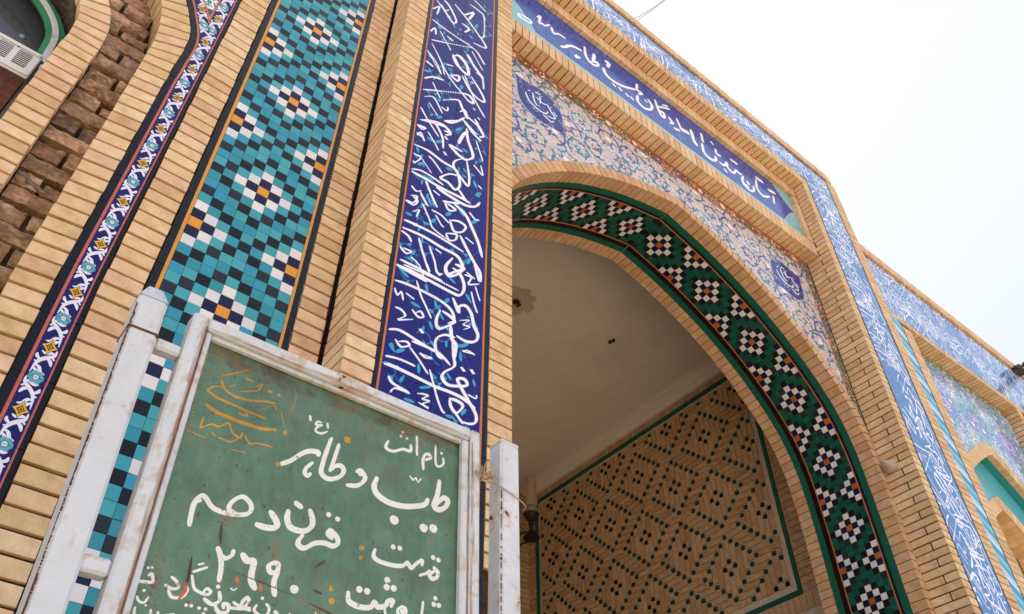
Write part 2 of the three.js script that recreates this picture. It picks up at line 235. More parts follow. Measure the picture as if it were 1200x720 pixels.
const BAND_STROKES = [
  '16:-204 3491 -170 3497 -100 3498 6 3496 74 3503 133 3502 187 3486', '11:-201 3529 -143 3542 -82 3544', '9:-112 3618 -69 3582 -25 3537', '10:-167 3612 -149 3600 -128 3612 -113 3627 -126 3639',
  '9:-66 3614 -43 3605 -15 3617', '13:-104 3651 -47 3657 17 3657 66 3629', '16:71 3749 78 3687 87 3634 46 3583 37 3551 61 3532 101 3544 147 3570 140 3592 117 3589 105 3574 131 3537 163 3498 194 3459 195 3425 172 3405 138 3398', 'd23:126 3638',
  'd24:171 3649', '9:119 3726 146 3741 177 3738', '10:-19 3559 -1 3513 20 3458 44 3411 58 3401', '12:-180 3445 -162 3425 -97 3418',
  '10:-167 3383 -149 3409 -91 3415', '9:-60 3430 -34 3440 -17 3440 -37 3418 -10 3420 -35 3396 -13 3390 -51 3394', '15:76 3474 84 3442 108 3425 135 3467 111 3479 76 3474', '11:108 3419 138 3393',
  '8:155 3531 191 3530 194 3547', 'l17:-180 3577 -188 3598', 'l17:-162 3568 -138 3594', 'l17:-64 3523 -67 3564',
  'l15:-52 3460 -4 3487', 'l15:-135 3445 -120 3482', 'l16:-109 3383 -67 3387', 'l18:96 3737 138 3767',
  'l18:115 3674 110 3717', 'l14:58 3580 77 3559', 'l15:176 3610 186 3583', 'l16:131 3429 152 3463',
  'l16:65 3393 104 3399', 's3:115 3734 155 3663 183 3594 177 3505', 's3:-174 3550 -161 3466 -132 3441 -78 3387', 's3:17 3654 44 3605 70 3568',
  's3:81 3400 114 3421 147 3460', '18:-208 3995 -130 4002 -36 4003 59 4004 91 4013 109 4051 107 4096 84 4136 51 4146', '12:-180 4014 -70 4027 83 4035', '15:-207 3908 -152 3921 -61 3928 13 3924 59 3902 71 3859 45 3829',
  '10:-114 3964 -90 3903 -61 3857 -33 3811', '17:4 3876 -9 3812 5 3779 46 3816 74 3854 55 3870 17 3876', '19:58 3823 68 3760 87 3738 85 3671', '15:79 3774 37 3763 3 3730 -5 3686 9 3649 28 3639',
  '18:61 3976 75 3948 90 3920 94 3952 126 3971 153 3944 168 3888 189 3850 178 3809 135 3784 91 3787', '9:98 3875 142 3901 118 3865 147 3868 119 3838', '10:148 4068 164 4010 182 3968', '9:167 4111 193 4043',
  '13:111 4146 144 4152 133 4105 186 4139', '15:158 4242 185 4155', '10:-205 3866 -190 3840 -175 3864 -163 3829', '11:-191 3774 -166 3776 -146 3757 -171 3722 -112 3758',
  '11:-119 3804 -91 3784 -68 3797 -82 3817 -104 3796', '8:-153 3871 -116 3862', '14:-205 3653 -160 3673 -79 3664 -3 3655', 'd23:-70 3722',
  '10:-174 3621 -146 3601 -116 3628 -133 3634 -160 3619', '8:-109 3616 -72 3586', '7:-69 3612 -18 3618', '11:-203 3527 -167 3538',
  '8:119 3725 174 3739', '8:-75 4085 -60 4056', '8:-38 4109 -16 4063 2 4082', '20:12 4128 28 4091 66 4116 102 4180 62 4177',
  'l18:-188 3978 -150 3959', 'l18:-71 3973 -62 3935', 'l17:-14 3879 -23 3916', 'l19:25 3932 42 3964',
  'l19:-126 3838 -84 3836', 'l19:-37 3788 -23 3756', 'l18:112 3745 147 3778', 'l17:-194 3587 -170 3563',
  'l17:-165 3566 -129 3598', 'l19:123 4037 151 4002', 'l18:28 4084 69 4064', 's3:-182 3975 -154 3884 -112 3826 -50 3794 -23 3756',
  's3:99 3757 113 3712 139 3699', 's3:136 4045 158 3984 167 3923', '16:-204 4270 -153 4279 -49 4288 94 4281', '18:-205 4220 -110 4235 -11 4232 63 4234 91 4205 99 4178',
  '20:44 4205 15 4137 24 4096 68 4141 99 4178 66 4179', '12:-127 4211 -101 4137 -62 4047', '11:-74 4196 -43 4129 -26 4071 -0 4080', '15:-197 4032 -123 4036 -29 4037 3 4036',
  '13:-210 3992 -137 3989 -69 3989', '10:-128 4433 -88 4362 -65 4319 4 4301', '16:16 4432 40 4379 81 4400 100 4450 64 4459 23 4437', '14:2 4334 18 4303 50 4326 55 4364 8 4339',
  '18:76 4370 114 4311 158 4250 187 4212 193 4159', '14:-18 4532 5 4495 39 4522 -4 4534', '19:37 4557 96 4529 135 4467 174 4389 195 4317', '21:-66 4598 -1 4593 86 4595 144 4626 172 4677',
  '15:52 4674 99 4625', '11:-80 4430 -32 4431 11 4410', '9:-58 4411 -28 4372 -14 4365', '11:-112 4560 -80 4511 -56 4467',
  '9:-148 4503 -101 4440', '12:-211 4394 -171 4394 -155 4434 -176 4444', '10:-173 4349 -143 4381 -152 4331', '12:-209 4197 -176 4188 -161 4166',
  '11:-207 4102 -178 4083 -155 4107 -192 4104', '8:-152 4078 -113 4058 -83 4002', '11:117 4563 147 4539 172 4549', '9:103 4381 146 4369',
  '9:120 4167 162 4155', '9:-42 4202 -15 4196', 'l20:-202 4318 -171 4325', 'l19:-158 4267 -142 4296',
  'l21:-106 4499 -89 4458', 'l20:-74 4355 -56 4386', 'l22:-6 4451 20 4488', 'l21:67 4534 90 4514',
  'l21:134 4502 162 4541', 'l21:118 4222 136 4268', 'l19:-111 4319 -85 4329', 'l18:-178 3970 -152 3957',
  'l23:148 4712 177 4755', 's3:-159 4020 -130 4101 -71 4158 5 4186', 's4:117 4238 169 4325 181 4402', 's4:-99 4487 -73 4426 -54 4353',
  '18:-206 4807 -135 4823 -54 4810 20 4809 43 4773 53 4709 29 4662 -12 4682 -52 4684 -10 4747 29 4770', '20:71 5192 83 5109 116 5017 110 4973 62 4931 -17 4968 53 4981', '25:29 5029 53 5123 79 5179', '16:62 4931 17 4872 13 4821 56 4775 99 4746 102 4822 84 4930',
  '19:-199 4605 -130 4611 -40 4615 51 4627 111 4631', '13:-201 4625 -159 4648 -101 4652 -36 4644', '13:-126 4597 -99 4542 -69 4482', '11:48 4678 84 4636 118 4628',
  '18:-28 4531 54 4578', '15:-187 5030 -122 5072 -68 5001 -55 4914', '9:-147 4967 -102 4910 -79 4873', '17:-123 5081 -61 5099 -23 5063 -49 5028',
  '16:46 5254 108 5195 162 5171', '18:118 5324 175 5236 153 5195', '21:-63 5138 18 5217', 'd24:-44 5008',
  'd24:-42 4882', '11:126 4933 148 4918 181 4898 168 4964', '10:133 5144 165 5051 178 5012', '10:160 4796 177 4787',
  '11:-208 4969 -180 4956 -162 4983 -196 4976', '12:-201 4888 -184 4923 -160 4877', '12:-205 4738 -167 4739 -193 4680 -200 4683', '11:-125 4785 -98 4772 -48 4723',
  '7:-160 4736 -103 4677', '11:-192 4508 -169 4493 -143 4514', '12:-208 4397 -173 4408 -160 4459 -189 4445', '7:-144 4488 -109 4442',
  '9:-82 4564 -49 4556', 'l22:-144 4921 -109 4914', 'l19:-192 4800 -182 4763', 'l21:-97 4925 -65 4964',
  'l22:9 5123 43 5176', 'l23:59 5006 87 5002', 'l20:-125 4624 -87 4637', 'l19:-174 4679 -152 4716',
  'l22:-25 4779 8 4789', 'l22:131 4809 147 4767', 'l20:149 4714 169 4721', 's4:-208 4824 -142 4903 -78 4952 -32 4984',
  's4:-18 5098 24 5117 49 5193', 's4:130 4827 154 4754 117 4645', '19:-202 5287 -128 5352 43 5495 90 5495 99 5458 61 5454', '21:-204 5392 -158 5453 -94 5492',
  '11:-205 5662 -112 5532', '13:-156 5718 -69 5567 37 5476 76 5447', '20:-51 5786 -16 5724 57 5703 45 5791 -6 5837 -51 5786', '16:48 5911 92 5842 160 5776',
  '17:20 5650 88 5552 167 5538 158 5600 81 5704', '13:34 5678 105 5511 179 5400', '19:-54 5583 -7 5572 -2 5626 -47 5590', '13:102 6014 164 5935',
  '14:111 5786 152 5767 164 5667', '11:-201 5125 -154 5057 -86 4980', '17:-195 5023 -120 5064 -52 5093 -22 5070 -56 5058', '12:-190 5233 -137 5276 -80 5192',
  '8:-160 5209 -105 5146', '10:-154 5405 -103 5311', '18:-81 5311 3 5395 35 5349 68 5293 51 5342 23 5303', '22:-55 5142 -7 5177 54 5279',
  '14:55 5248 132 5202', '14:68 5303 137 5282 169 5236', '13:-207 4967 -167 4974', '14:-201 4903 -174 4899',
  '12:-87 5239 -54 5239 -50 5276', 'd19:87 5654', 'd18:109 5411', 'd18:142 5353',
  'l22:-210 5461 -169 5495', 'l21:-108 5273 -97 5328', 'l20:-104 5127 -78 5162', 'l23:-50 5636 -73 5635',
  'l22:25 5558 12 5509', 's4:-23 5204 -10 5111 32 5120 57 5217', 's5:-210 5461 -192 5601 -182 5663', '13:-204 6022 -108 6014 78 6023',
  '13:-189 6016 -57 6014 94 6016 158 5931', '18:-193 5803 -99 5878 78 6023', '10:-190 5771 -119 5647 -91 5546', '10:-216 5671 -150 5612 -110 5535',
  '11:-148 5954 -67 5831', '13:-194 6271 -64 6132', '17:-162 6258 -80 6151 -52 6198 -105 6305 -145 6335', '16:-70 6377 36 6294 151 6170 160 6118 76 6083',
  '15:34 6513 99 6512 142 6481 148 6245 110 6200', '18:-51 5803 4 5715 55 5703 36 5796 -24 5833', '15:38 5904 101 5821 154 5787', '13:63 6608 156 6569',
  '20:-7 6214 40 6206 12 6134', '23:-5 6324 62 6436 35 6319', '15:-213 6139 -174 6215 -182 6114', '14:-207 5882 -183 5947 -172 5888',
  '14:-137 6211 -109 6259', '13:-97 5953 -60 5948', '15:-207 5560 -166 5551', '14:-85 5662 -44 5685',
  '11:72 5980 152 5854', 'l20:-199 5624 -172 5632', 'l22:22 5922 38 5916', 'l22:-164 5983 -145 6019',
  'l23:66 6122 50 6141', 'l23:-111 6164 -91 6203', 'l22:98 6330 84 6273',
];
const SIGN_STROKES = [
  '8:287 -118 283 -144 280 -172 280 -189 289 -196 301 -194 315 -183 320 -170 313 -163 303 -168 295 -180', '7:303 -124 300 -147 297 -170 295 -180', '9:210 -202 224 -190 238 -172 251 -160 266 -155 269 -159', '7:262 -178 253 -192 252 -202 258 -205 262 -199',
  '8:344 -162 351 -157 361 -165 359 -176 348 -188 331 -194', 'd10:351 -163', '4:241 -92 243 -100', '4:263 -95 256 -97 255 -104 265 -100 257 -109 257 -117 268 -116 277 -108',
  '4:275 -92 277 -100', '8:248 -260 257 -263', '5:499 -41 502 -78 510 -83 519 -73 518 -62', 'd6:513 -52',
  '6:476 -102 474 -83 478 -70 485 -66 490 -72 480 -81', '5:456 -39 460 -78', '6:397 -75 394 -90 409 -92 429 -79 445 -76 445 -63', 'd6:425 -43',
  'd6:422 -53', 'd6:435 -52', '10:384 -159 381 -177 390 -190 414 -196 444 -192 474 -180 487 -171 491 -161', '10:513 -114 511 -142 505 -167 516 -172 530 -161 534 -147 524 -145 510 -163',
  '3:450 -128 457 -133 462 -127 468 -133 473 -124', 'd17:427 -225', 'd16:487 -219', 'd16:507 -213',
  '7:398 -290 397 -302 408 -307 433 -306 452 -301 461 -293 470 -299 479 -288 489 -280 490 -287', '7:515 -285 523 -291 521 -300 512 -305 506 -299 514 -292', '5:487 -307 500 -299 506 -292', 'd9:431 -274',
  'd9:444 -272', 'd9:511 -267', 'd9:522 -268', 'y9:373 -295',
  'y7:374 -312', 'd11:379 -364', 'd11:393 -363', 'd11:427 -334',
  'd11:427 -346', 'd11:440 -344', '8:361 -375 363 -386 370 -390 386 -391 403 -386 408 -377 416 -382 429 -376 432 -368 441 -365 439 -374', '4:427 -380 431 -391',
  'd9:460 -377', '5:459 -369 452 -376 454 -384 461 -385 467 -379 466 -371 459 -369', '5:498 -350 497 -376', '3:482 -376 482 -382',
  'd8:521 -337', 'd9:519 -348', 'd9:529 -347', '4:511 -373 529 -364',
  '9:238 -278 239 -292 248 -303 268 -302 280 -291 281 -279 274 -264', '9:194 -317 207 -317 221 -313 225 -306 219 -297 211 -290', '8:269 -309 264 -320 266 -327 276 -328 291 -315 307 -309 322 -309 330 -302 327 -292 314 -285 311 -292 318 -296', 'd9:306 -259',
  'd9:323 -261', '9:184 -370 192 -376 202 -375 203 -393 205 -403 212 -412', '7:233 -366 226 -374 231 -382 240 -378 240 -367 233 -366', '8:242 -377 239 -394 244 -413',
  'd13:272 -396', 'y9:331 -377', 'y10:335 -396', '4:221 -435 219 -443 229 -448 239 -444 240 -434 235 -430',
  'd5:227 -423', '5:250 -437 254 -440 253 -446', '4:273 -434 274 -440', 'd5:314 -421',
  '4:335 -417 343 -417', '4:187 -441 198 -444 213 -445', '4:198 -437 203 -430 208 -433 206 -440', '2:189 -450 213 -445',
  '7:97 -352 95 -332 96 -315 102 -310', '7:146 -372 151 -380 157 -396 159 -417', '6:151 -380 160 -383 168 -376 169 -368', '4:90 -445 100 -447 107 -443 103 -436 95 -432',
  '4:96 -451 103 -458 116 -454 120 -444 117 -438', '4:121 -416 138 -404', '3:125 -404 132 -400', '4:121 -422 128 -437 138 -441 148 -441 152 -436 146 -433 142 -439',
  'd5:124 -463', 'd5:131 -462', 'd5:142 -462', 'd5:151 -461',
  'd5:150 -468', '5:146 -448 158 -452 167 -444 164 -433', 'd6:160 -426', '5:163 -453 170 -460 181 -457 181 -447 174 -447 175 -452',
  '4:182 -450 198 -447 212 -442', '5:197 -444 204 -429 209 -435 202 -444', '2:178 -423 183 -424 187 -420', '4:52 -456 56 -450 66 -448 73 -445 68 -436 65 -439',
  'd4:61 -429', 'd4:66 -427', '3:59 -470 63 -475 70 -475 73 -467', 'd4:65 -460',
  '3:61 -484 63 -493 73 -492 82 -488 81 -482', '3:91 -482 92 -491', '3:100 -484 112 -479', 'd3:73 -478',
  '7:97 -351 94 -322 100 -304 108 -303 124 -315 151 -315 176 -305 178 -290 163 -281 150 -292 146 -307 159 -312', 'y2:45 -56 118 -54 201 -52 207 -100', 'y2:45 -56 47 -101', 'y2:47 -129 56 -202',
  'y2:52 -207 82 -208', 'y4:80 -96 88 -108 106 -114 132 -111 157 -101 175 -96', 'y4:63 -124 81 -130 107 -131 134 -132 164 -132', 'y6:69 -150 84 -156 113 -157 139 -156 165 -153 187 -145',
  'y3:64 -123 70 -113 83 -107', 'y3:70 -195 85 -181 97 -180 110 -167 119 -180 133 -185 136 -174', 'y3:79 -85 104 -65 115 -55', 'y3:116 -100 140 -87',
  'y3:119 -72 130 -72', 'y3:121 -142 136 -142 131 -135', 'y2:152 -123 174 -101 180 -107', 'y3:70 -195 70 -174',
  'y2:88 -194 95 -198', 'y3:102 -199 121 -198 131 -188', 'y3:141 -177 150 -188 165 -182 188 -179', 'y2:124 -211 148 -207',
  'y9:204 -205', 'y7:204 -143', 'y2:190 -109 207 -148', 'y2:94 -101 103 -93',
  'y3:138 -78 146 -70 143 -84', 'y4:160 -77 165 -77', 'y4:178 -77 180 -77', 'y13:317 -108',
];
const NAME_STROKES = [
  '16:-1516 -186 -1416 -154 -1417 -204 -1512 -223 -1516 -186', '16:-1343 -12 -1315 39 -1327 -79 -1300 -59 -1273 -55 -1225 18', '17:-1208 -4 -1193 -72 -1135 -18 -1080 -9', '21:-1127 -205 -1079 -149 -1048 -92 -989 -37 -921 -8',
  '19:-969 -147 -981 -188 -941 -146', '19:-874 103 -875 -27 -842 -88 -795 -91 -752 -43 -758 -8 -821 -64', '25:-777 99 -798 -25', '26:-655 135 -624 140 -643 63',
  '22:-691 -18 -679 -89 -614 -115 -501 -77 -354 34', '21:-315 160 -329 60 -278 57 -317 3', 'd29:-601 -176', 'd30:-536 -162',
  'd30:-464 -174', 'd30:-413 -170', '21:-334 -42 -348 -138 -293 -176 -213 -124 -178 -35 -209 30', 'd26:-244 -26',
  '21:-120 120 -107 8 -79 -73 -47 -68 -45 1 -103 -29', '19:-102 41 51 164', '17:-30 140 33 190', '19:19 -5 52 -54 13 -92',
  '19:122 81 139 2 159 -60', '21:59 -127 119 -98', '33:163 -44 235 -17', '27:288 73 289 -74 312 -119',
  '22:427 162 420 32', '24:400 -26 393 -151 451 -192 529 -149 553 -76', '20:585 73 578 -1 630 18', 'd32:556 142',
  'd33:643 -194', '20:594 -119 640 -119 699 -28 691 -101 755 -125 816 -34 848 -47 878 -29', '24:781 96 856 107', '20:897 -46 866 -149 930 -174',
  'd29:943 -112', '20:871 -94 867 -187 941 -216 997 -171 1024 -85', 'd29:948 -94', '20:1102 85 1071 -73 1114 -129 1169 -110 1240 -48',
  '18:1312 16 1281 -113', '28:1268 74 1355 104', '28:1122 129 1201 141',
];

// ---------------------------------------------------------------- writing and painted tiles
// a stroke is 'kind+width: x y x y ...' in millimetres; kinds: '' pen stroke, d dot, l leaf, s stem, y amber paint
function paint(x, list, { pen = '#eef', dot = pen, leaf = '#3aa3c4', amber = '#d9941f', taper = 0.5, edge = null } = {}) {
  const disc = (a, b, r) => { x.beginPath(); x.arc(a, b, r, 0, 6.2832); x.fill(); };
  for (const layer of [0, 1]) for (const s of list) {
    const m = /^([a-z]?)(\d+):(.*)$/.exec(s), kind = m[1], w = +m[2], nums = m[3].split(' ').map(Number), pts = [];
    for (let i = 0; i < nums.length; i += 2) pts.push([nums[i], nums[i + 1]]);
    if ((kind === 'l' || kind === 's') !== (layer === 0)) continue;
    x.fillStyle = kind === 'l' || kind === 's' ? leaf : kind === 'y' ? amber : kind === 'd' ? dot : pen;
    if (pts.length === 1) {
      if (taper > 0.3 && kind === 'd') { const h = w * 0.62; x.beginPath(); x.moveTo(pts[0][0] - h, pts[0][1] + h * 0.25); x.lineTo(pts[0][0] - h * 0.1, pts[0][1] + h * 0.8); x.lineTo(pts[0][0] + h, pts[0][1] - h * 0.25); x.lineTo(pts[0][0] + h * 0.1, pts[0][1] - h * 0.8); x.fill(); }
      else { disc(pts[0][0], pts[0][1], w / 2); disc(pts[0][0] + w * 0.14, pts[0][1] + w * 0.08, w * 0.42); }
      continue;
    }
    const c = smooth(pts, 14), n = c.length;
    for (let i = 0; i < n; i++) {
      const t = i / (n - 1); let r = w / 2 * (taper > 0.45 ? 0.92 : taper > 0.25 ? 1.1 : 1);
      if (kind === 'l') r *= 0.95 * Math.sin(Math.PI * Math.min(1, 0.12 + t * 0.9)) ** 0.8;
      else if (kind !== 's') { const end = Math.min(1, Math.min(t, 1 - t) * 9); const q = c[Math.min(n - 1, i + 1)], o = c[Math.max(0, i - 1)], dir = Math.atan2(q[1] - o[1], q[0] - o[0]); r *= ((1 - taper) + taper * (0.2 + 0.8 * end)) * (1 - taper * 0.75 + taper * 1.15 * Math.abs(Math.sin(dir - 0.9))); }
      if (edge) { const f = x.fillStyle; x.fillStyle = edge; disc(c[i][0], c[i][1], r + 1.1); x.fillStyle = f; }
      disc(c[i][0], c[i][1], Math.max(0.7, r));
    }
  }
}
const BAND_H = 3.4, BAND_Y0 = 3.35, BAND_W = 0.425;
const bandTex = canvas(384, 2048, (x, W, H) => {
  x.fillStyle = css(27, 29, 112); x.fillRect(0, 0, W, H);
  for (let i = 0; i < 900; i++) { x.fillStyle = css(20 + rnd() * 22, 20 + rnd() * 22, 92 + rnd() * 40, 0.22); const r = 3 + rnd() * 16; x.beginPath(); x.arc(rnd() * W, rnd() * H, r, 0, 7); x.fill(); }
  for (let i = 0; i < 46; i++) { const cx = rr(20, W - 20), cy = (i + rnd()) * H / 46, r0 = rr(22, 44), d = rnd() < 0.5 ? 1 : -1, a0 = rnd() * 6; x.strokeStyle = css(52, 140, 178, 0.9); x.lineWidth = 3.4; x.lineCap = 'round'; x.beginPath(); for (let s = 0; s <= 24; s++) { const r = r0 * (1 - s / 34), a = a0 + d * s * 0.23; x[s ? 'lineTo' : 'moveTo'](cx + Math.cos(a) * r, cy + Math.sin(a) * r * 0.72); if (s % 8 === 4) { x.fillStyle = css(62, 158, 192); x.moveTo(cx + Math.cos(a) * r, cy + Math.sin(a) * r * 0.72); } } x.stroke(); for (const s of [4, 12, 20]) { const r = r0 * (1 - s / 34), a = a0 + d * s * 0.23; x.save(); x.translate(cx + Math.cos(a) * r, cy + Math.sin(a) * r * 0.72); x.rotate(a + 0.6); x.beginPath(); x.ellipse(8, 0, 11, 5, 0, 0, 7); x.fill(); x.restore(); } }
  for (const up of [0, 1, -1]) {
    x.save(); x.setTransform(W / (BAND_W * 1000), 0, 0, -H / (BAND_H * 1000), W / 2, H + BAND_Y0 * H / BAND_H - up * H);
    paint(x, BAND_STROKES, { pen: '#f0eff6', leaf: '#3a9fc6', taper: 0.6 }); x.restore();
  }
});
const paleBandTex = canvas(512, 2048, (x, W, H) => {   // finer script in two lines, 3.4 m long
  x.fillStyle = css(72, 120, 176); x.fillRect(0, 0, W, H);
  for (let i = 0; i < 1500; i++) { x.fillStyle = rnd() < 0.5 ? css(106, 150, 200, 0.3) : css(66, 98, 168, 0.3); const r = 3 + rnd() * 16; x.beginPath(); x.arc(rnd() * W, rnd() * H, r, 0, 7); x.fill(); }
  for (let i = 0; i < 160; i++) { x.strokeStyle = css(120, 170, 214, 0.8); x.lineWidth = 4; x.beginPath(); x.arc(rnd() * W, rnd() * H, 10 + rnd() * 24, rnd() * 6, 4 + rnd() * 5); x.stroke(); }
  for (const [up, sx, sy, ox] of [[0, 0.72, 1, -0.14], [1, 0.72, 1, -0.14], [-1, 0.72, 1, -0.14], [0.37, 0.62, 1, 0.2], [1.37, 0.62, 1, 0.2], [-0.63, 0.62, 1, 0.2]]) {
    x.save(); x.setTransform(W / (BAND_W * 1000) * sx, 0, 0, -H / (BAND_H * 1000) * sy, W / 2 + ox * W, H + BAND_Y0 * H / BAND_H - up * H);
    paint(x, BAND_STROKES.filter((s) => !/^[ls]/.test(s)), { pen: '#eef0fa', taper: 0.5 }); x.restore();
  }
});
const nameTex = canvas(2048, 384, (x, W, H) => {   // 3.334 m by 0.58 m
  const k = W / 3.334; x.fillStyle = css(120, 190, 200); x.fillRect(0, 0, W, H);
  for (let i = 0; i < 260; i++) { x.strokeStyle = pick(['#e8eef2', '#2f7f93', '#7a5fa8', '#d9d0a0']); x.lineWidth = 2.5; x.beginPath(); const a = rnd() * W, b = rnd() * H; x.arc(a, b, 5 + rnd() * 12, rnd() * 6, 4 + rnd() * 6); x.stroke(); }
  x.fillStyle = css(34, 74, 158); x.beginPath();
  x.moveTo(0.07 * k, H / 2); x.quadraticCurveTo(0.2 * k, H * 0.36, 0.3 * k, 14); x.lineTo(W - 0.3 * k, 14); x.quadraticCurveTo(W - 0.2 * k, H * 0.36, W - 0.07 * k, H / 2); x.quadraticCurveTo(W - 0.2 * k, H * 0.64, W - 0.3 * k, H - 14); x.lineTo(0.3 * k, H - 14); x.quadraticCurveTo(0.2 * k, H * 0.64, 0.07 * k, H / 2); x.fill();
  x.strokeStyle = css(214, 190, 210); x.lineWidth = 4; x.stroke();
  for (let i = 0; i < 260; i++) { const a = 0.3 * k + rnd() * (W - 0.6 * k), b = 30 + rnd() * (H - 60); x.strokeStyle = pick(['#4a6ab8', '#5a5fac', '#3c77bd', '#7a8fd0']); x.lineWidth = 3; x.beginPath(); x.arc(a, b, 6 + rnd() * 16, rnd() * 6, 3 + rnd() * 5); x.stroke(); }
  x.save(); x.setTransform(k / 1000, 0, 0, -k / 1000, W / 2, H / 2); paint(x, NAME_STROKES.map((s) => s.replace(/^([a-z]?)(\d+):/, (m, q, n) => `${q}${Math.round(n * 1.45)}:`)), { pen: '#f4f4fa', taper: 0.35 }); x.restore();
});
// a mirrored arabesque: staggered spiral scrolls with leaves and blossoms over a sprinkle of small flowers
function arabesque(x, W, H, k, ground, vines, blossoms, cell) {
  x.fillStyle = ground; x.fillRect(0, 0, W, H); x.lineCap = 'round';
  const both = (f) => { for (const m of [1, -1]) { x.save(); if (m < 0) { x.translate(W, 0); x.scale(-1, 1); } x.beginPath(); x.rect(0, 0, W / 2 + 1, H); x.clip(); f(); x.restore(); } };
  const dots = []; for (let i = 0; i < W * H / (k * k) * 3000 * (0.2 / cell); i++) dots.push([rnd() * W / 2, rnd() * H, k * rr(0.002, 0.0065), rnd() * 3, pick(blossoms), rnd() < 0.35]);
  const scrolls = []; let row = 0;
  for (let cy = -cell * 0.2; cy < H / k + cell; cy += cell * 0.72, row++) for (let cx = (row % 2) * cell * 0.5; cx < W / k / 2 + cell; cx += cell) scrolls.push({ cx: (cx + rr(-0.015, 0.015)) * k, cy: (cy + rr(-0.015, 0.015)) * k, r: k * cell * rr(0.42, 0.52), a: row * 1.3 + cx * 4 + rr(-0.3, 0.3), d: (Math.round(cx / cell) + row) % 2 ? 1 : -1, v: vines[(row + Math.round(cx / cell)) % vines.length], b: pick(blossoms), w: k * rr(0.009, 0.0125), w2: pick(blossoms) });
  both(() => {
    for (const [a, b, r, t, c, ring] of dots) { x.fillStyle = x.strokeStyle = c; x.beginPath(); x.ellipse(a, b, r, r * 0.6, t, 0, 7); if (ring) { x.lineWidth = k * 0.0016; x.stroke(); } else x.fill(); }
    for (const pass of [0, 1]) for (const s of scrolls) {
      let px, py; const spots = [];
      for (let i = 0; i <= 44; i++) {
        const t = i / 44, a = s.a + s.d * t * 7.6, r = s.r * (1 - t * 0.8), qx = s.cx + Math.cos(a) * r, qy = s.cy + Math.sin(a) * r;
        if (i) { x.beginPath(); x.moveTo(px, py); x.lineTo(qx, qy); x.strokeStyle = pass ? s.v : 'rgba(50,56,96,0.85)'; x.lineWidth = s.w * (1.25 - 0.6 * t) + (pass ? 0 : k * 0.0045); x.stroke(); }
        if (i % 6 === 3) spots.push([qx, qy, a]); px = qx; py = qy;
      }
      for (const [qx, qy, a] of spots) for (const f of [1, -1]) { x.save(); x.translate(qx, qy); x.rotate(a + s.d * 0.5 + (f > 0 ? 0.7 : 3.4)); x.fillStyle = pass ? (f > 0 ? s.v : s.b) : 'rgba(50,56,96,0.85)'; x.beginPath(); x.ellipse(s.w * 1.7, 0, s.w * 1.9 + (pass ? 0 : k * 0.0022), s.w * 0.75 + (pass ? 0 : k * 0.0022), 0, 0, 7); x.fill(); x.restore(); }
      if (!pass) continue;
      const br = s.w * 2.1; x.fillStyle = s.w2; for (let q = 0; q < 6; q++) { x.beginPath(); x.arc(px + Math.cos(q * 1.047) * br * 0.75, py + Math.sin(q * 1.047) * br * 0.75, br * 0.5, 0, 7); x.fill(); }
      x.fillStyle = '#f2ead0'; x.beginPath(); x.arc(px, py, br * 0.42, 0, 7); x.fill();
    }
  });
  for (let i = 0.2285 * k; i < W; i += 0.2285 * k) { x.fillStyle = 'rgba(60,50,60,0.35)'; x.fillRect(i, 0, k * 0.0015, H); } for (let i = 0.2285 * k; i < H; i += 0.2285 * k) x.fillRect(0, i, W, k * 0.0015);
}
function medallion(x, cx, cy, a, b, ang, k, tone = css(38, 50, 124)) {
  x.save(); x.translate(cx, cy); x.rotate(ang);
  x.beginPath(); x.moveTo(-a, 0); x.bezierCurveTo(-a * 0.55, -b * 0.35, -a * 0.5, -b, 0, -b); x.bezierCurveTo(a * 0.5, -b, a * 0.55, -b * 0.35, a, 0); x.bezierCurveTo(a * 0.55, b * 0.35, a * 0.5, b, 0, b); x.bezierCurveTo(-a * 0.5, b, -a * 0.55, b * 0.35, -a, 0);
  x.fillStyle = tone; x.fill(); x.lineWidth = k * 0.006; x.strokeStyle = css(150, 120, 165); x.stroke(); x.clip(); for (let i = 0; i < 210; i++) { x.strokeStyle = pick(['#4f74bc', '#7fb0d4', '#6a64b0', '#dfe4f0', '#2c3a86']); x.lineWidth = k * 0.003; x.beginPath(); x.arc(rr(-a, a), rr(-b, b), k * rr(0.006, 0.02), rnd() * 6, 3 + rnd() * 5); x.stroke(); } x.restore();
  x.save(); x.translate(cx, cy);
  const s = k * 0.001; x.scale(s, -s);
  paint(x, ['13:-120 30 -90 -40 -20 -70 40 -60 60 -20', '12:-60 80 -50 0 -30 -30', '12:0 95 0 20', '12:60 60 90 10 120 -40 60 -70', '10:-30 60 20 40 60 60', '11:20 -90 80 -110 110 -80', '10:-100 70 -80 90', 'd15:-10 -20', 'd15:90 60', 'd14:-60 -95', '10:-40 110 0 120', '10:110 20 135 0'], { pen: '#e9ebf6', taper: 0.45 });
  x.restore();
}
